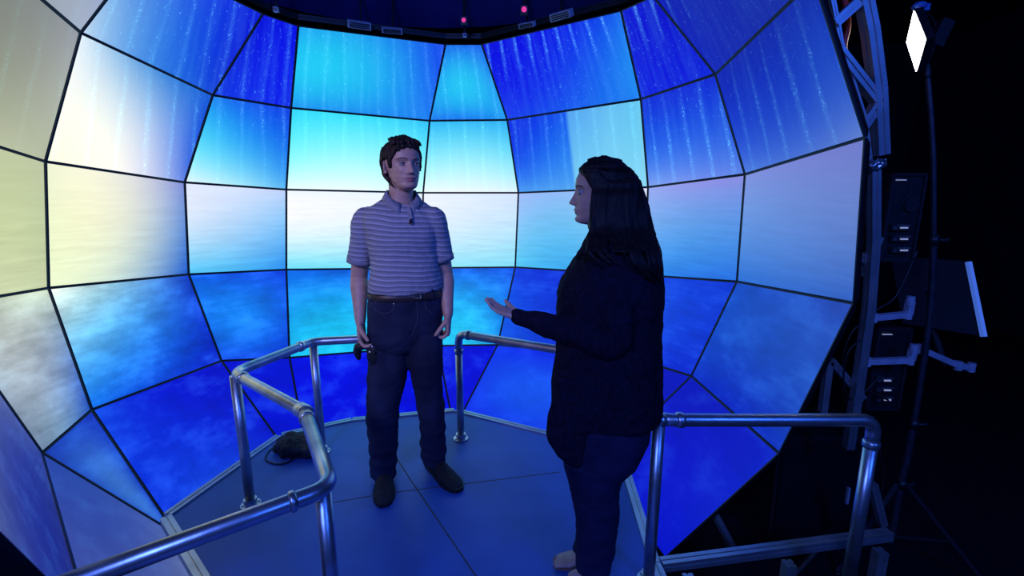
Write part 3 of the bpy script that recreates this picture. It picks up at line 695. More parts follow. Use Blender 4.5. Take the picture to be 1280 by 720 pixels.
    def brows(s, parent):
        for sx in (-1, 1):
            mb = MB(); pts = []
            for dx, dz in ((-.085, -.012), (-.04, .008), (.01, .012), (.05, .006), (.085, -.012)):
                x = sx*(.145)+dx; phi = math.asin(max(-1, min(1, x/(.33*s.wk)))); q = s.surf(phi, .582+dz, 0, True); pts.append(s.o+s.m @ (Vector((q.x, q.y-.003, q.z))*s.H))
            mb.tube(pts, [(.006*s.H, .006*s.H)]+[(.013*s.H, .009*s.H)]*3+[(.005*s.H, .005*s.H)], seg=8, sub=4, up=Vector((0, 0, 1))); mb.build('eyebrow', M['hair'], parent, True)

def basis(f, n):
    f = f.normalized(); n = (n-f*n.dot(f)).normalized(); return f, n
def add_hand(mb, wrist, f, n, thumb_side, k=1.0, curl=(25, 30, 20), spread=4, thumb=(.75, .65, .25), wr=(.027, .02), tcurl=25, curls=None):
    """f fingers direction, n palm normal, thumb_side vector approx"""
    f, n = basis(Vector(f), Vector(n)); s_ = f.cross(n)
    if s_.dot(Vector(thumb_side)) < 0: s_ = -s_
    w = Vector(wrist)
    P = lambda a, b_, c=0: w+(f*a+s_*b_+n*c)*k
    mb.tube([w-f*.01*k, P(.02, 0), P(.05, .002), P(.085, .001), P(.097, 0)], [(wr[0]*k, wr[1]*k), (.030*k, .019*k), (.040*k, .0155*k), (.042*k, .014*k), (.038*k, .011*k)], seg=20, up=n, sub=4)
    mb.ell(P(.035, .024, .008), (.02*k, .02*k, .016*k))
    spec = [(.030, .040+.032, .0092), (.0105, .045+.035, .0095), (-.0095, .042+.033, .009), (-.028, .033+.026, .0078)]
    for i, (off, L, r) in enumerate(spec):
        cu = curls[i] if curls else curl
        a = R(spread*(1.5-i)); d = (f*math.cos(a)+s_*math.sin(a)).normalized(); ax = d.cross(n)
        p = P(.088 if i != 3 else .08, off); pts = [p]
        ang = 0; segs = (.46*L, .30*L, .24*L)
        for sg, c_ in zip(segs, cu):
            ang += R(c_); dd = d*math.cos(ang)+n*math.sin(ang); p = p+dd*sg*k; pts.append(p)
        mb.tube([pts[0]-d*.012*k]+pts, [r*1.1*k, r*1.06*k, r*k, r*.92*k, r*.78*k], seg=12, sub=4, up=n)
    d = (f*thumb[0]+s_*thumb[1]+n*thumb[2]).normalized(); p = P(.022, .026, .006)
    pts = [p, p+d*.038*k]; d2 = (d+n*math.tan(R(tcurl))*.6+f*.25).normalized(); pts += [pts[-1]+d2*.03*k]; d3 = (d2+n*.15+f*.25).normalized(); pts += [pts[-1]+d3*.024*k]
    mb.tube(pts, [.014*k, .012*k, .011*k, .0085*k], seg=12, sub=4, up=n)

def ellring(c, rx, ry, yaw, seg=40, e=.9):
    cs, sn = math.cos(yaw), math.sin(yaw); out = []
    for k in range(seg):
        a = 2*math.pi*k/seg; x = rx*math.copysign(abs(math.cos(a))**e, math.cos(a)); y = ry*math.copysign(abs(math.sin(a))**e, math.sin(a))
        out.append(Vector((c.x+x*cs-y*sn, c.y+x*sn+y*cs, c.z)))
    return out
def smooth_rings(specs, yaw, sub=4, e=.9):
    """specs: (center Vector, rx, ry)"""
    rings = []; n = len(specs)
    for i in range(n-1):
        for k in range(sub):
            t = k/sub; q = []
            def cr(a, b_, c, d): return .5*((2*b_)+(c-a)*t+(2*a-5*b_+4*c-d)*t*t+(3*b_-a-3*c+d)*t**3)
            s0, s1, s2, s3 = specs[max(i-1, 0)], specs[i], specs[i+1], specs[min(i+2, n-1)]
            rings.append(ellring(cr(s0[0], s1[0], s2[0], s3[0]), cr(s0[1], s1[1], s2[1], s3[1]), cr(s0[2], s1[2], s2[2], s3[2]), yaw, e=e))
    rings.append(ellring(specs[-1][0], specs[-1][1], specs[-1][2], yaw, e=e)); return rings
def px_spec(y, xl, xr, Y, ry, dy=0):
    a, b_ = at_y(xl, y, Y+dy), at_y(xr, y, Y+dy); return ((a+b_)/2, (b_-a).length/2, ry)

M['skin'] = mat('skin', (.5, .3, .23), .5); noisy(M['skin'], 40, (.46, .27, .2), (.52, .32, .245), .1, bscale=300)
M['skin'].node_tree.nodes['Principled BSDF'].inputs['Subsurface Weight'].default_value = .0
M['lip'] = noisy(mat('lip', (.38, .14, .13), .4), 60, (.35, .13, .12), (.42, .16, .14))
M['sclera'] = mat('eye_white', (.3, .3, .32), .3)
M['iris_dark'] = mat('iris_brown', (.02, .012, .01), .2)
M['hair'] = noisy(mat('dark_brown_hair', (.025, .014, .01), .6, spec=.25), 60, (.012, .007, .006), (.035, .02, .014), .5, (1, 1, .12), bscale=120)
M['hairw'] = noisy(mat('black_brown_hair', (.009, .006, .007), .6, spec=.2), 60, (.004, .003, .004), (.015, .009, .009), .5, (1, 1, .1), bscale=120)
def stubble(m):   # faint beard shadow is the man's own
    return m

# ---------------- the man
YM = 2.19
def Wm(x, y, dy=0): return at_y(x, y, YM+dy)
fm = Vector((math.sin(R(36)), -math.cos(R(36)), 0))
hm = Head(Wm(504.5, 238.5, -.0), fm, .232, pitch=2, wk=1.0)
body = MB(); hm.add(body)
hc = lambda x, y, t: hm.w(x, y, t)
body.tube([hc(0, -.14, .38), hc(0, -.12, .12), hc(0, -.14, -.12), Wm(501, 262, .03), Wm(500, 285, .03)], [(.055, .06), (.056, .058), (.058, .06), (.075, .065), (.12, .07)], seg=28, up=Vector((0, 1, 0)))
# hidden trunk keeps it one body
body.loft(smooth_rings([px_spec(268, 470, 530, YM, .06), px_spec(290, 466, 540, YM, .085), px_spec(330, 470, 540, YM, .09), px_spec(380, 474, 540, YM, .08), px_spec(425, 480, 528, YM, .06)], R(22)))
# arms (image left = his right)
shL, elL, wrL = Wm(456, 277, .03), Wm(449, 347, .06), Wm(450.5, 402, -.04)
shR, elR, wrR = Wm(543, 276, .05), Wm(556, 342, .08), Wm(560, 393, .0)
for sh, el, wr in ((shL, elL, wrL), (shR, elR, wrR)):
    body.tube([sh, sh.lerp(el, .5), el.lerp(sh, .12), el, el.lerp(wr, .22), el.lerp(wr, .6), wr], [(.05, .05), (.047, .05), (.042, .043), (.041, .042), (.044, .043), (.034, .033), (.024, .029)], seg=20)
for (hp, wr, el) in ((Wm(478, 440), wrL, elL), (Wm(535, 440), wrR, elR)): pass
# thighs hidden in jeans
for hp, kn, an in ((Wm(483, 425), Wm(479, 510, -.03), Wm(479, 592, .0)), (Wm(527, 425), Wm(538, 505, .0), Wm(542, 575, .08))):
    body.tube([hp, hp.lerp(kn, .5), kn, kn.lerp(an, .5), an], [.055, .055, .048, .043, .035], seg=20)
add_hand(body, wrL, Vector((.12, -.18, -1)), Vector((.95, -.1, .1)), Vector((.1, -1, 0)), k=.98, curls=[(30, 45, 35), (35, 50, 40), (40, 55, 40), (45, 55, 40)], thumb=(.75, .5, .5), wr=(.028, .021))
add_hand(body, wrR, Vector((-.02, -.05, -1)), Vector((-.95, -.1, 0)), Vector((-.1, -1, 0)), k=.98, curls=[(45, 65, 40), (45, 65, 45), (50, 65, 45), (50, 65, 45)], thumb=(.8, .35, .55), wr=(.028, .021))
me = remesh(body, 'person', .0032, 2)
man = link('person', me, [M['skin'], M['lip']], None, True, label='man standing in a striped grey polo shirt and dark jeans, looking towards the woman', cat='person')
def paint_lips(me, hd):
    for p in me.polygons:
        q = hd.local(p.center)
        if q.y > .3 and abs(q.x) < .115 and .15 < q.z < .255:
            wid = .105
            up_ = .206+.038*max(0, 1-(q.x/wid)**2)**.8-.008*G(q.x, .015); lo = .206-.048*max(0, 1-(q.x/wid)**2)**.7
            if lo < q.z < up_ and abs(q.x) < wid: p.material_index = 1
paint_lips(me, hm)
hm.eyes(man, M['iris_dark']); hm.brows(man)

# hair
def hairline(phi, mode):
    """lowest t covered by hair at angle phi (0 front)"""
    a = abs(math.degrees((phi+math.pi) % (2*math.pi)-math.pi))
    if mode == 'man': tab = [(0, .77), (25, .75), (45, .70), (58, .60), (66, .42), (76, .40), (82, .60), (100, .60), (112, .22), (130, .06), (180, .02)]
    else: tab = [(0, .80), (20, .78), (40, .74), (58, .66), (72, .52), (85, .36), (95, .1), (120, .0), (180, .0)]
    return interp(tab, a)
def hair_cap(hd, mode, thick, name, voxel, extra=None, disp=None):
    mb = MB(); nz, na = 70, 96; rings = []
    for i in range(nz+1):
        t = i/nz; rg = []
        for k in range(na):
            phi = 2*math.pi*k/na; h = hairline(phi, mode); m_ = max(0, min(1, (t-h)/.06+.3)); off = -.05+(thick+.05)*m_
            if t > .8: off *= 1
            q = hd.surf(phi, t, 0, False)
            c = Vector((0, .0, .55)); d = (q-c); d.normalize(); q = q+d*off; rg.append(hd.o+hd.m @ (q*hd.H))
        rings.append(rg)
    mb.loft(rings)
    if extra: extra(mb)
    return remesh(mb, name, voxel, 1, disp)
def hair_groove(hd, amp):
    def f(co, n):
        q = hd.local(co); a = math.atan2(q.x, q.y+.1)
        return amp*(noise.fractal(Vector((a*9, q.z*1.6+q.y*1.2, 3.1)), 1, 2, 3))
    return f
def man_locks(mb):
    H = hm
    rnd = random.Random(3)
    for k in range(46):   # top, swept forward and to the side
        u = rnd.random(); x0 = -.24+.48*k/45; s = 1 if x0 > -.05 else -1; j = rnd.uniform(-.02, .02)
        p = [H.w(x0*.7, -.22+.1*rnd.random(), 1.0+.02*u), H.w(x0*.95, .08, 1.025+.025*u-abs(x0)*.25), H.w(x0*1.1+s*.02+j, .27+.02*u, .975+.02*u-abs(x0)*.3), H.w(x0*1.2+s*.04+j, .36-abs(x0)*.3, .885-.02*u-.16*abs(x0))]
        mb.tube(p, [.014*H.H, .026*H.H, .022*H.H, .005*H.H], seg=7, sub=5)
    for k, (x0, t1) in enumerate(((-.16, .70), (-.12, .74), (-.2, .69), (.17, .72), (.2, .66))):   # stray fringe
        p = [H.w(x0*.8, .25, .97), H.w(x0, .375, .90), H.w(x0*1.15, .40-abs(x0)*.2, .82), H.w(x0*1.3, .405-abs(x0)*.3, t1)]
        mb.tube(p, [.016*H.H, .016*H.H, .012*H.H, .004*H.H], seg=7, sub=5)
    for k in range(40):   # back, collar length behind the ears
        a = R(108+144*k/39); e = rnd.uniform(-.015, .02); dn = rnd.uniform(0, .07)
        p = [H.pt(a, .80, .05), H.pt(a, .58, .05+e), H.pt(a, .38, .05+e), H.pt(a, .22, .055+e), H.pt(a, .12-dn, .075+e)]
        mb.tube(p, [.02*H.H, .028*H.H, .028*H.H, .024*H.H, .006*H.H], seg=7, sub=4)
    for sx in (-1, 1):
        for k in range(9):   # sides, combed back over the temple
            t0 = .62+.03*k; p = [H.pt(sx*R(56), t0+.07, .03), H.pt(sx*R(72), t0+.03, .045), H.pt(sx*R(95), t0-.01, .05), H.pt(sx*R(118), t0-.07, .05), H.pt(sx*R(135), t0-.14, .055)]
            mb.tube(p, [.006*H.H, .02*H.H, .024*H.H, .022*H.H, .006*H.H], seg=7, sub=4)
        for k in range(4):
            a = sx*R(66+k*4); mb.tube([H.pt(a, .66, .03), H.pt(a, .55, .022), H.pt(a, .47, .004)], [.016*H.H, .016*H.H, .006*H.H], seg=7, sub=4)
me = hair_cap(hm, 'man', .045, 'hair', .0030, man_locks, hair_groove(hm, .006))
link('hair', me, M['hair'], man, True)

# polo shirt
def striped():
    m = mat('striped_polo', (.3, .32, .38), .85, spec=.2); nt = m.node_tree; N = nt.nodes; L = nt.links; b = N['Principled BSDF']
    tc = N.new('ShaderNodeTexCoord'); sp = N.new('ShaderNodeSeparateXYZ'); L.new(tc.outputs['Object'], sp.inputs[0])
    n = N.new('ShaderNodeTexNoise'); n.inputs['Scale'].default_value = 5; L.new(tc.outputs['Object'], n.inputs['Vector'])
    def mt(op, a, b_): 
        q = N.new('ShaderNodeMath'); q.operation = op
        for i, v in enumerate((a, b_)):
            if isinstance(v, (int, float)): q.inputs[i].default_value = v
            else: L.new(v, q.inputs[i])
        return q.outputs[0]
    zz = mt('ADD', sp.outputs[2], mt('MULTIPLY', n.outputs['Fac'], .03))
    zz = mt('ADD', zz, mt('MULTIPLY', sp.outputs[0], .06))
    w1 = mt('SINE', mt('MULTIPLY', zz, 2*math.pi/.0225), 0.0)
    w2 = mt('SINE', mt('MULTIPLY', zz, 4*math.pi/.0225), 0.0)
    s = mt('ADD', mt('MULTIPLY', w1, .5), mt('MULTIPLY', w2, .35))
    r = N.new('ShaderNodeValToRGB'); r.color_ramp.elements[0].position = .25; r.color_ramp.elements[1].position = .8
    r.color_ramp.elements[0].color = (.17, .18, .23, 1); r.color_ramp.elements[1].color = (.40, .42, .48, 1)
    mid = r.color_ramp.elements.new(.5); mid.color = (.25, .26, .31, 1)
    L.new(mt('ADD', mt('MULTIPLY', s, .5), .5), r.inputs[0]); L.new(r.outputs[0], b.inputs['Base Color'])
    bp = N.new('ShaderNodeBump'); bp.inputs['Strength'].default_value = .25; bp.inputs['Distance'].default_value = .002
    n2 = N.new('ShaderNodeTexNoise'); n2.inputs['Scale'].default_value = 400; L.new(tc.outputs['Object'], n2.inputs['Vector']); L.new(n2.outputs['Fac'], bp.inputs['Height']); L.new(bp.outputs[0], b.inputs['Normal'])
    return m
M['polo'] = striped()
M['polo_plain'] = noisy(mat('polo_trim', (.22, .23, .28), .85), 60, (.19, .2, .25), (.25, .26, .31))
YAW = R(20)
sh = MB()
sr = smooth_rings([px_spec(249, 484, 524, YM, .062, .03), px_spec(254, 472, 534, YM, .078, .03), px_spec(262, 459, 543, YM, .096, .03), px_spec(275, 455, 549, YM, .112, .02), px_spec(295, 460, 548, YM, .122, .01),
    px_spec(320, 464, 548, YM, .12, .01), px_spec(340, 464, 550, YM, .122, .0), px_spec(354, 461, 554, YM, .126, .0), px_spec(363, 462, 553, YM, .124, .0)], YAW)
fs0 = Vector((math.sin(R(26)), -math.cos(R(26)), 0))
for ii, rg in enumerate(sr[:10]):
    c0_ = sum(rg, Vector())/len(rg)
    for q_ in rg: q_.z -= .42*(1-ii/10)*max(-.02, (q_-c0_).dot(fs0))
sh.loft(sr)
def sleeve(s_, e_, sx):
    out = [Vector(s_)+Vector((sx*-.035, 0, .0)), s_, s_.lerp(e_, .35), s_.lerp(e_, .68)]
    sh.tube(out, [(.06, .066), (.066, .072), (.062, .066), (.062, .066)], seg=28, round_caps=False, up=Vector((0, 1, 0)))
sleeve(Wm(458, 277, .03), Wm(447, 348, .05), -1); sleeve(Wm(541, 276, .05), Wm(556, 344, .08), 1)
sh.ell(Wm(458, 273, .03), (.06, .064, .052)); sh.ell(Wm(542, 273, .05), (.058, .064, .05))
def wr_(co, n):
    v = 0
    lo = max(0, min(1, (1.15-co.z)/.3))
    v += .010*lo*noise.fractal(Vector((co.x*7+co.z*5, co.y*7, co.z*9)), 1, 2, 3)
    v += .004*noise.fractal(Vector((co.x*18+co.z*12, co.y*18, co.z*14)), 1, 2, 3)
    return v
me = remesh(sh, 'polo_shirt', .005, 4, wr_)
shirt = link('polo_shirt', me, M['polo'], man, True)
# collar, placket
fs = Vector((math.sin(R(26)), -math.cos(R(26)), 0)); ls = Vector((0, 0, 1)).cross(fs)
nc = Wm(502, 246, .02)
mb = MB(); rings_in = []
def collar_pt(a, rr, zz): 
    d = fs*math.cos(a)*.92+ls*math.sin(a)*1.04; return nc+d*rr+Vector((0, 0, zz))
vs = []; K = 40
for i in range(K+1):
    a = R(17)+(2*math.pi-R(34))*i/K; fr = max(0, math.cos(a))
    vs.append((collar_pt(a, .062+.004*fr, .026-.060*fr), collar_pt(a, .066+.004*fr, .031-.060*fr), collar_pt(a, .088+.014*fr, -.008-.072*fr**1.5), collar_pt(a, .083+.014*fr, -.012-.072*fr**1.5)))
allv = [p for q in vs for p in q]
fc = [(i*4+j, i*4+(j+1) % 4, i*4+4+(j+1) % 4, i*4+4+j) for i in range(K) for j in range(4)]+[(0, 1, 2, 3), (K*4+3, K*4+2, K*4+1, K*4)]
mb.add(allv, fc); mb.build('collar', M['polo_plain'], man, True)
def proj_front(px, y, depth): return Wm(px, y, depth)
# sleeve cuffs
for s_, e_ in ((Wm(458, 277, .03), Wm(447, 348, .05)), (Wm(541, 276, .05), Wm(556, 344, .08))):
    mb = MB(); a_, b2 = s_.lerp(e_, .63), s_.lerp(e_, .72); mb.tube([a_, b2], [(.0645, .0685), (.064, .068)], seg=28, round_caps=False, up=Vector((0, 1, 0))); mb.build('cuff', M['polo_plain'], man, True)
M['mic'] = M['black']
from mathutils.bvhtree import BVHTree
def surf_hit(me, px, py, lift=0.0):
    bv = BVHTree.FromPolygons([v.co for v in me.vertices], [p.vertices for p in me.polygons]); h = bv.ray_cast(CAM, ray(px, py).normalized())
    return h[0]-ray(px, py).normalized()*lift if h[0] else None
pts = [surf_hit(me, x, y, .001) for x, y in ((510, 260), (512, 270), (513.5, 281))]
pts = [p for p in pts if p]
mb = MB(); mb.tube(pts, [(.013, .003)]*len(pts), seg=12, sub=3, up=Vector((0, 1, 0))); mb.build('placket', M['polo_plain'], man, True)
for x, y in ((511, 263), (513, 273)):
    p = surf_hit(me, x, y, .004); mb = MB(); mb.tube([p, p+Vector((.001, -.003, 0))], .005, seg=12, round_caps=False); mb.build('button', M['vent'], man)
p = surf_hit(me, 513.5, 276, .008)
mic = thing('microphone', p, "tiny black clip-on microphone on the front of the man's polo shirt", 'microphone')
mb = MB(); mb.ell(p, (.008, .008, .011)); mb.build('microphone_head', M['black'], mic, True)
mb = MB(); mb.box(p+Vector((.0, .003, -.012)), (.02, .008, .008)); mb.build('clip', M['black'], mic)

# jeans
M['denim'] = noisy(mat('dark_denim', (.014, .02, .045), .85, spec=.15), 10, (.010, .014, .036), (.022, .030, .065), .4, (1, 1, .4), bscale=250)
M['denim_light'] = noisy(mat('denim_seam', (.06, .07, .12), .85), 60, (.05, .06, .1), (.08, .09, .14))
jn = MB()
jn.loft(smooth_rings([px_spec(362, 464, 551, YM, .108), px_spec(375, 462, 553, YM, .115), px_spec(400, 461, 554, YM, .122), px_spec(422, 461, 552, YM, .11), px_spec(436, 474, 541, YM, .075)], R(20)))
def leg_px(rows, dys, ry):
    pts, rad = [], []
    for (y, xl, xr), d, r in zip(rows, dys, ry):
        a, b_ = Wm(xl, y, d), Wm(xr, y, d); pts.append((a+b_)/2); rad.append(((b_-a).length/2, r))
    jn.tube(pts, rad, seg=28, sub=5, round_caps=False, up=Vector((0, -1, 0)))
leg_px([(415, 461, 509), (450, 459.5, 511), (480, 459, 506), (510, 459, 499), (540, 460, 497), (570, 461.5, 496), (593, 463, 496)], [0, -.01, -.03, -.045, -.03, -.01, 0], [.09, .09, .085, .072, .066, .064, .062])
leg_px([(415, 506, 554), (450, 510, 553), (480, 517, 553), (510, 522, 556), (540, 525, 557), (560, 526, 557), (577, 527, 557)], [0, 0, .01, .02, .05, .07, .08], [.09, .09, .085, .072, .066, .064, .062])
def jw(co, n):
    v = .008*noise.fractal(Vector((co.x*6, co.y*6, co.z*12)), 1, 2, 3)
    v += .005*math.sin(co.z*70+3*noise.noise(co*8))*max(0, min(1, (.42-co.z)/.3))*.6
    return v
me = remesh(jn, 'jeans', .005, 4, jw); jeans = link('jeans', me, M['denim'], man, True)
bvj = me
for line in ([(464, 379), (470, 388), (480, 392), (490, 388), (496, 373)], [(541, 391), (533, 387), (531, 374)], [(521, 375), (522, 395), (519, 410), (514, 420)]):
    pts = [surf_hit(me, x, y, .0005) for x, y in line]; pts = [p for p in pts if p]
    if len(pts) > 2: mb = MB(); mb.tube(pts, .0014, seg=6, sub=4); mb.build('pocket_seam', M['denim_light'], jeans, True)
for x, y in ((470, 378), (492, 380)):
    p = surf_hit(me, x, y, .001); mb = MB(); mb.ell(p, (.004, .003, .004)); mb.build('rivet', M['chip'], jeans, True)
# belt
M['leather'] = noisy(mat('brown_leather', (.03, .02, .015), .45), 30, (.022, .015, .012), (.04, .028, .02))
c = (Wm(462, 367)+Wm(553, 367))/2
mb = MB(); rx = (Wm(553, 367)-Wm(462, 367)).length/2
o_, i_ = [], []
for zz, dr in ((-.017, 0), (-.015, .003), (.015, .003), (.017, 0)):
    o_.append(ellring(c+Vector((0, 0, zz)), rx+dr+.001, .117+dr, R(20), 48, .92))
mb.loft(o_); belt = mb.build('belt', M['leather'], man, True)
p = surf_hit(belt.data, 522, 369, .003)
mb = MB()
for dx, dz, w, h in ((-.018, 0, .004, .03), (.014, 0, .004, .03), (-.002, .014, .036, .004), (-.002, -.014, .036, .004)): mb.box(p+Vector((dx, .006*dx/.02 if dx else 0, dz)), (w, .004, h))
mb.build('buckle', M['chip'], belt)
for x in (476, 500, 540):
    p = surf_hit(belt.data, x, 367, .002)
    if p: mb = MB(); mb.box(p, (.01, .006, .044)); mb.build('belt_loop', M['denim'], jeans)

# shoes
M['shoe'] = noisy(mat('black_suede', (.012, .011, .012), .75), 40, (.009, .009, .01), (.018, .017, .02), .3)
M['sole'] = noisy(mat('black_rubber', (.008, .008, .008), .6), 40, (.006, .006, .006), (.012, .012, .012))
def shoe(heel, toe, parent, k=1.0):
    d = (toe-heel); L = d.length; d.normalize(); s_ = Vector((-d.y, d.x, 0))
    secs = [(-.0, .026, .028), (.08, .034, .062), (.2, .037, .09), (.34, .038, .088), (.5, .043, .070), (.66, .050, .054), (.82, .047, .043), (.94, .034, .034), (1.0, .016, .022)]
    mb = MB(); rings = []
    for t, w, h in secs:
        c = heel+d*(L*t); rg = []
        for a in range(24):
            an = 2*math.pi*a/24; x = w*k*math.copysign(abs(math.cos(an))**.8, math.cos(an)); zz = .014+(h-.014)*max(0, math.sin(an))**.8 if math.sin(an) > 0 else .014+.004*math.sin(an)
            rg.append(c+s_*x+Vector((0, 0, zz)))
        rings.append(rg)
    mb.loft(rings); sh_ = mb.build('shoe', M['shoe'], parent, True)
    mb = MB(); rings = []
    for t, w, h in [(-.03, .02, 0)]+[(t, w+.005, h) for t, w, h in secs[:-1]]+[(1.02, .02, 0)]:
        c = heel+d*(L*t); rings.append([c+s_*(w*k)+Vector((0, 0, .001)), c+s_*(w*k)+Vector((0, 0, .022)), c-s_*(w*k)+Vector((0, 0, .022)), c-s_*(w*k)+Vector((0, 0, .001))])
    mb.loft(rings); mb.build('sole', M['sole'], sh_)
    mb = MB()
    for j in range(4):
        t = .38+.08*j; h = .088-.014*j; c = heel+d*(L*t); mb.tube([c-s_*.022+Vector((0, 0, h-.008)), c+Vector((0, 0, h+.003)), c+s_*.022+Vector((0, 0, h-.008))], .0028, seg=6)
    mb.build('laces', M['black'], sh_, True)
shoe(at_z(481, 588), at_z(480, 634), man); shoe(at_z(537, 580), at_z(574, 615), man)
# cloth cuffs of jeans resting on shoes are part of the jeans mesh

# handheld black controller in his right hand
cg = Wm(459.5, 439, -.07)
ct = thing('game_controller', cg, "black two-lobed handheld controller hanging in the man's hand", 'controller')
mb = MB()
mb.tube([cg+Vector((-.045, .0, .022)), cg+Vector((0, 0, .032)), cg+Vector((.030, 0, .022))], [(.02, .02), (.022, .024), (.022, .02)], seg=16)
mb.tube([cg+Vector((.030, 0, .022)), cg+Vector((.036, .0, -.03)), cg+Vector((.040, .01, -.085))], [(.034, .028), (.042, .030), (.022, .018)], seg=18)
mb.tube([cg+Vector((-.045, .02, .022)), cg+Vector((-.060, .03, -.01)), cg+Vector((-.056, .03, -.045))], [(.02, .02), (.021, .022), (.012, .012)], seg=18)
me = remesh(mb, 'controller_body', .003, 3); link('controller_body', me, M['black'], ct, True)
mb = MB(); mb.ell(cg+Vector((.032, -.02, .032)), (.009, .006, .005)); mb.build('button', M['chip'], ct, True)
mb = MB(); mb.ell(cg+Vector((.018, -.026, .006)), (.004, .004, .004)); mb.build('button', M['faint_glow'], ct, True)
mb = MB(); mb.tube([cg+Vector((.042, -.018, .0)), cg+Vector((.042, -.034, .003))], .008, seg=12); mb.build('thumb_stick', M['bezel'], ct, True)

# ---------------- the woman
YW = 1.54
def Ww(x, y, dy=0): return at_y(x, y, YW+dy)
fw = Vector((-.985, .17, 0))
hw = Head(Ww(752, 281, 0), fw, .213, pitch=0, wk=.96, fem=1)
body = MB(); hw.add(body)
body.tube([hw.w(0, -.14, .35), hw.w(0, -.15, .08), hw.w(0, -.2, -.15), Ww(768, 310)], [(.046, .05), (.046, .047), (.05, .05), (.07, .06)], seg=24, up=Vector((1, 0, 0)))
body.loft(smooth_rings([px_spec(312, 745, 800, YW, .1), px_spec(345, 735, 805, YW, .13), px_spec(400, 735, 800, YW, .12), px_spec(460, 730, 800, YW, .12), px_spec(520, 730, 790, YW, .12)], 0))
shN, elN, wrN = Ww(778, 318, -.12), Ww(765, 428, -.16), Ww(648, 396, -.06)
shF, elF, wrF = Ww(768, 318, .16), Ww(766, 430, .2), Ww(742, 500, .2)
for sh_, el, wr in ((shN, elN, wrN), (shF, elF, wrF)):
    s0_ = sh_+Vector((0, .05 if sh_.y < YW else -.05, -.035)); body.tube([s0_, sh_.lerp(el, .5), el, el.lerp(wr, .5), wr], [.03, .034, .032, .028, .02], seg=18)
for hp, kn, an in ((Ww(757, 545, -.06), Ww(748, 640, -.06), Ww(740, 705, -.06)), (Ww(757, 545, .08), Ww(745, 632, .08), Ww(742, 688, .08))):
    body.tube([hp, kn, an], [.06, .045, .03], seg=18)
    body.tube([an, an+Vector((-.02, 0, -.04)), an+Vector((-.07, 0, -.055))], [.03, .03, .02], seg=16)
for dy_ in (-.06, .08):
    h_ = at_z(741, 722); h_.y = YW+dy_; h_.x = Ww(742, 715, dy_).x
    body.tube([h_+Vector((.01, 0, .03)), h_+Vector((-.05, 0, .035)), h_+Vector((-.1, 0, .024)), h_+Vector((-.14, 0, .018))], [(.03, .028), (.034, .03), (.042, .016), (.036, .012)], seg=16, up=Vector((0, 0, 1)))
    for j in range(5): 
        q = h_+Vector((-.15+abs(j-1)*.006, -.028+j*.014, .016)); body.tube([q+Vector((.02, 0, .003)), q, q+Vector((-.014, 0, -.003))], [.009, .0085, .006], seg=8)
add_hand(body, wrN, Vector((-.86, .42, .24)), Vector((.2, -.12, 1)), Vector((-.2, .9, 0)), k=.8, curls=[(6, 10, 8), (8, 12, 8), (10, 14, 10), (12, 16, 10)], thumb=(.85, .55, .0), wr=(.024, .018))
add_hand(body, wrF, Vector((-.1, 0, -1)), Vector((0, -1, 0)), Vector((-1, 0, 0)), k=.84)
me = remesh(body, 'person', .0032, 2)
for v_ in me.vertices: v_.co.z = max(v_.co.z, .0135)
woman = link('person', me, [M['skin'], M['lip']], None, True, label='woman in long black cardigan and dark jeans, side view, one hand held out', cat='person')
paint_lips(me, hw); hw.eyes(woman, M['iris_dark']); hw.brows(woman)

# cardigan
M['knit'] = noisy(mat('black_knit', (.011, .009, .022), .9, spec=.05), 60, (.008, .007, .016), (.015, .012, .028), .4, bscale=300)
cd = MB()
cd.loft(smooth_rings([px_spec(290, 748, 796, YW, .07), px_spec(300, 738, 806, YW, .10), px_spec(312, 728, 815, YW, .14), px_spec(335, 711, 822, YW, .175), px_spec(364, 698, 826, YW, .18), px_spec(403, 697, 826, YW, .165),
    px_spec(440, 694, 824, YW, .165), px_spec(480, 690, 823, YW, .17), px_spec(508, 688, 821, YW, .17), px_spec(517, 689, 819, YW, .165)], 0, e=.85))
# front panels hanging lower
for dy_ in (-.10, .1):
    cd.tube([Ww(722, 470, dy_), Ww(716, 520, dy_), Ww(713, 548, dy_), Ww(722, 578, dy_)], [(.085, .05), (.085, .045), (.078, .04), (.03, .03)], seg=24, up=Vector((0, 1, 0)), round_caps=False)
cd.ell(shN+Vector((0, .035, .0)), (.075, .07, .055)); cd.ell(shF+Vector((0, -.035, .0)), (.075, .07, .055))
cd.tube([shN+Vector((0, .04, -.02)), shN.lerp(elN, .5), elN, elN.lerp(wrN, .35), elN.lerp(wrN, .72), wrN], [(.062, .062), (.056, .056), (.052, .05), (.047, .042), (.037, .034), (.029, .027)], seg=22)
cd.tube([shF, shF.lerp(elF, .5), elF, elF.lerp(wrF, .5), wrF], [.062, .056, .05, .042, .032], seg=20)
def cw(co, n):
    return .010*noise.fractal(Vector((co.x*9+co.z*3, co.y*9, co.z*3.5)), 1, 2, 3)+.004*noise.fractal(co*22, 1, 2, 2)
me = remesh(cd, 'cardigan', .0055, 4, cw); link('cardigan', me, M['knit'], woman, True)
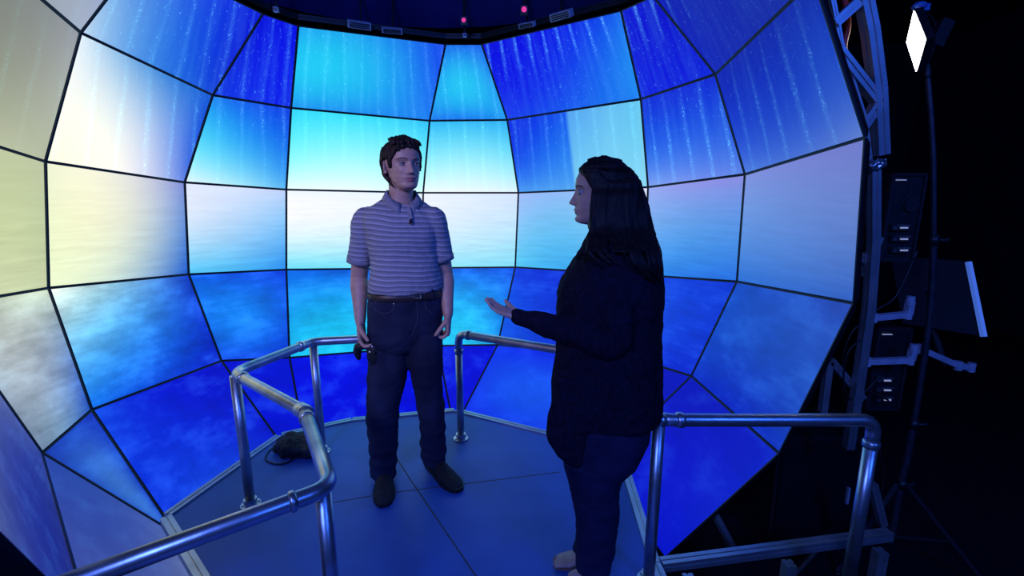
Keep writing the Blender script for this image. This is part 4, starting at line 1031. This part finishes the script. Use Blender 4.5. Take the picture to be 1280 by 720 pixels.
# her jeans
M['denim_w'] = noisy(mat('navy_denim', (.012, .012, .04), .8, spec=.2), 12, (.009, .009, .034), (.016, .017, .055), .3, bscale=250)
jn = MB()
jn.loft(smooth_rings([px_spec(495, 712, 802, YW, .13), px_spec(520, 705, 810, YW, .15), px_spec(543, 702, 808, YW, .155), px_spec(565, 704, 797, YW, .15), px_spec(582, 708, 782, YW, .13)], 0))
def leg_w(rows, d, ry):
    pts, rad = [], []
    for (y, xl, xr), r in zip(rows, ry):
        a, b_ = Ww(xl, y, d), Ww(xr, y, d); pts.append((a+b_)/2); rad.append(((b_-a).length/2, r))
    jn.tube(pts, rad, seg=26, sub=5, round_caps=False, up=Vector((0, -1, 0)))
leg_w([(552, 704, 800), (580, 704, 783), (610, 713, 775), (640, 719, 774), (670, 720, 771), (700, 719, 766), (712, 719, 762)], -.06, [.08, .078, .07, .064, .06, .055, .054])
leg_w([(552, 704, 796), (575, 704, 780), (600, 712, 772), (630, 719, 770), (655, 721, 766), (678, 718, 760), (690, 716, 757)], .08, [.08, .078, .07, .064, .06, .055, .054])
me = remesh(jn, 'jeans', .005, 4, lambda co, n: .006*noise.fractal(Vector((co.x*7, co.y*7, co.z*16)), 1, 2, 3)); link('jeans', me, M['denim_w'], woman, True)
M['sandal'] = noisy(mat('tan_sandal', (.25, .12, .08), .6), 30, (.2, .1, .07), (.3, .15, .1))
for dy_ in (-.06, .08):
    x0 = Ww(742, 715, dy_).x; mb = MB(); mb.tube([(x0+.03, YW+dy_, .007), (x0-.05, YW+dy_, .007), (x0-.12, YW+dy_, .007), (x0-.16, YW+dy_, .007)], [(.028, .006), (.032, .006), (.044, .006), (.034, .006)], seg=20, up=Vector((0, 0, 1)))
    mb.build('sandal', M['sandal'], woman, True)

# her long hair
HR = [  # picture row, front edge, back edge, side reach, thickness
    (214, 745, 792, .060, .02), (226, 741, 800, .072, .022), (240, 739, 806, .078, .024), (255, 738, 810, .080, .024), (270, 737, 814, .084, .024), (285, 735, 817, .095, .026),
    (298, 731, 821, .125, .028), (310, 728, 824, .168, .03), (322, 732, 826, .192, .03), (336, 756, 827.5, .20, .03), (350, 796, 827, .17, .018)]
def hr(y):
    for a, b_ in zip(HR[:-1], HR[1:]):
        if y <= b_[0]: k = max(0, (y-a[0])/(b_[0]-a[0])); return [p+(q-p)*k for p, q in zip(a, b_)]
    return list(HR[-1])
def woman_hair(mb):
    H = hw; rnd = random.Random(11)
    mb.loft(smooth_rings([px_spec(y, xl+22, xr-2, YW, max(.05, d-.03)) for (y, xl, xr, d, t) in HR[:8]]+[px_spec(y, max(xl, 780), xr, YW, .07) for (y, xl, xr, d, t) in HR[8:]], 0))
    for sgn in (-1, 1):
        mb.loft(smooth_rings([px_spec(y, xl, xr-6, YW, t, sgn*(d-t)) for (y, xl, xr, d, t) in HR[:6]]+[px_spec(308, 745, 806, YW, .012, sgn*.12)], 0))
    def strand(u, sgn, y1, r, j):
        a = sgn*R(48+100*u)
        pts = [H.w(sgn*.04, .24-.5*u, 1.03-.10*abs(u-.4)), H.pt(a*.8, .92, .050), H.pt(a, .80, .056)]
        for y in (226, 245, 265, 285, 300, 315, 330, 342, 352):
            if y > y1: break
            q = hr(y); v = .04+.92*u; el = math.sqrt(max(0, 1-(2*v-1)**2)); x = q[1]+(q[2]-q[1])*v+j*(y-200)/60+(2.2*math.sin(y/11+u*9)*max(0, (y-255)/70) if u < .8 else 0)
            pts.append(Ww(x, y, sgn*((q[3]-q[4])+q[4]*el*1.08)))
        rads = [r*.7]+[r]*(len(pts)-3)+[r*.8, .0022]
        mb.tube(pts, rads, seg=7, sub=4)
    for k in range(210):
        u = rnd.random(); y1 = rnd.uniform(296, 334) if u < .6 else rnd.uniform(312, 356)
        strand(u, -1 if k % 3 else 1, y1, rnd.uniform(.0035, .0065), rnd.uniform(-2.5, 2.5))
    for k in range(16):   # loose ends at the front, resting on the chest
        sgn = -1 if k % 2 else 1; x = 727+rnd.uniform(-2, 12)
        mb.tube([Ww(742, 270, sgn*.075), Ww(738, 290, sgn*.09), Ww(731+rnd.uniform(-2, 4), 306, sgn*.11), Ww(x-3, 317+rnd.uniform(-4, 4), sgn*.12), Ww(x-6+rnd.uniform(-2, 3), 324+rnd.uniform(-4, 4), sgn*.12)], [.006, .008, .007, .005, .002], seg=7, sub=4)
    for k in range(14):   # along the front hairline, combed back into the side
        sgn = -1 if k % 2 else 1; a = sgn*R(15+5*(k//2))
        mb.tube([H.pt(a, .80, .004), H.pt(a*1.5, .83, .035), H.pt(sgn*R(58+4*(k//2)), .74, .05), H.pt(sgn*R(72+4*(k//2)), .58, .055)], [.004, .007, .008, .005], seg=7, sub=5)
me = hair_cap(hw, 'woman', .045, 'hair', .0032, woman_hair, lambda co, n: .003*noise.fractal(Vector((co.x*45, co.y*45, co.z*5)), 1, 2, 3))
link('hair', me, M['hairw'], woman, True)

# ------------------------------------------------------------------ camera, light, world
cam = bpy.data.cameras.new('camera'); cam.sensor_width = 36; cam.lens = F_PX/1280*36; cam.clip_start = .02
co = bpy.data.objects.new('camera', cam); COL.objects.link(co); co.location = CAM; co.rotation_euler = (math.pi/2-PITCH, 0, 0); SC.camera = co
def area(name, loc, target, size, power, col):
    l = bpy.data.lights.new(name, 'AREA'); l.shape = 'DISK'; l.size = size; l.energy = power; l.color = col
    o = bpy.data.objects.new(name, l); COL.objects.link(o); o.location = loc
    o.rotation_euler = (Vector(target)-Vector(loc)).to_track_quat('-Z', 'Y').to_euler()
area('blue_front_light', (-1.3, -2.4, 3.2), (-.3, 2.2, .8), 1.4, 130, (.10, .20, 1.0))
area('blue_front_light', (2.6, -2.2, 3.4), (1.6, 2.4, .6), 1.0, 75, (.03, .14, 1.0))  # second unseen blue lamp, added to brighten the gear at the right rim
l = bpy.data.lights.new('man_fill_spot', 'SPOT'); l.energy = 165; l.color = (1.0, .76, .86); l.spot_size = R(34); l.spot_blend = .9; l.shadow_soft_size = .3  # unseen spot, added and narrowed to brighten the man alone
o = bpy.data.objects.new('man_fill_spot', l); COL.objects.link(o); o.location = (-2.1, -1.3, 2.9); o.rotation_euler = (Vector((-.55, 2.2, 1.35))-o.location).to_track_quat('-Z', 'Y').to_euler()
w = bpy.data.worlds.new('room_dark'); SC.world = w; w.use_nodes = True
w.node_tree.nodes['Background'].inputs[0].default_value = (.004, .004, .012, 1); w.node_tree.nodes['Background'].inputs[1].default_value = 1.0
SC.view_settings.view_transform = 'Standard'; SC.view_settings.look = 'None'; SC.view_settings.exposure = 0; SC.view_settings.gamma = 1
SC.view_settings.use_curve_mapping = False
for o in SC.objects:
    if '_org' in o: del o['_org']
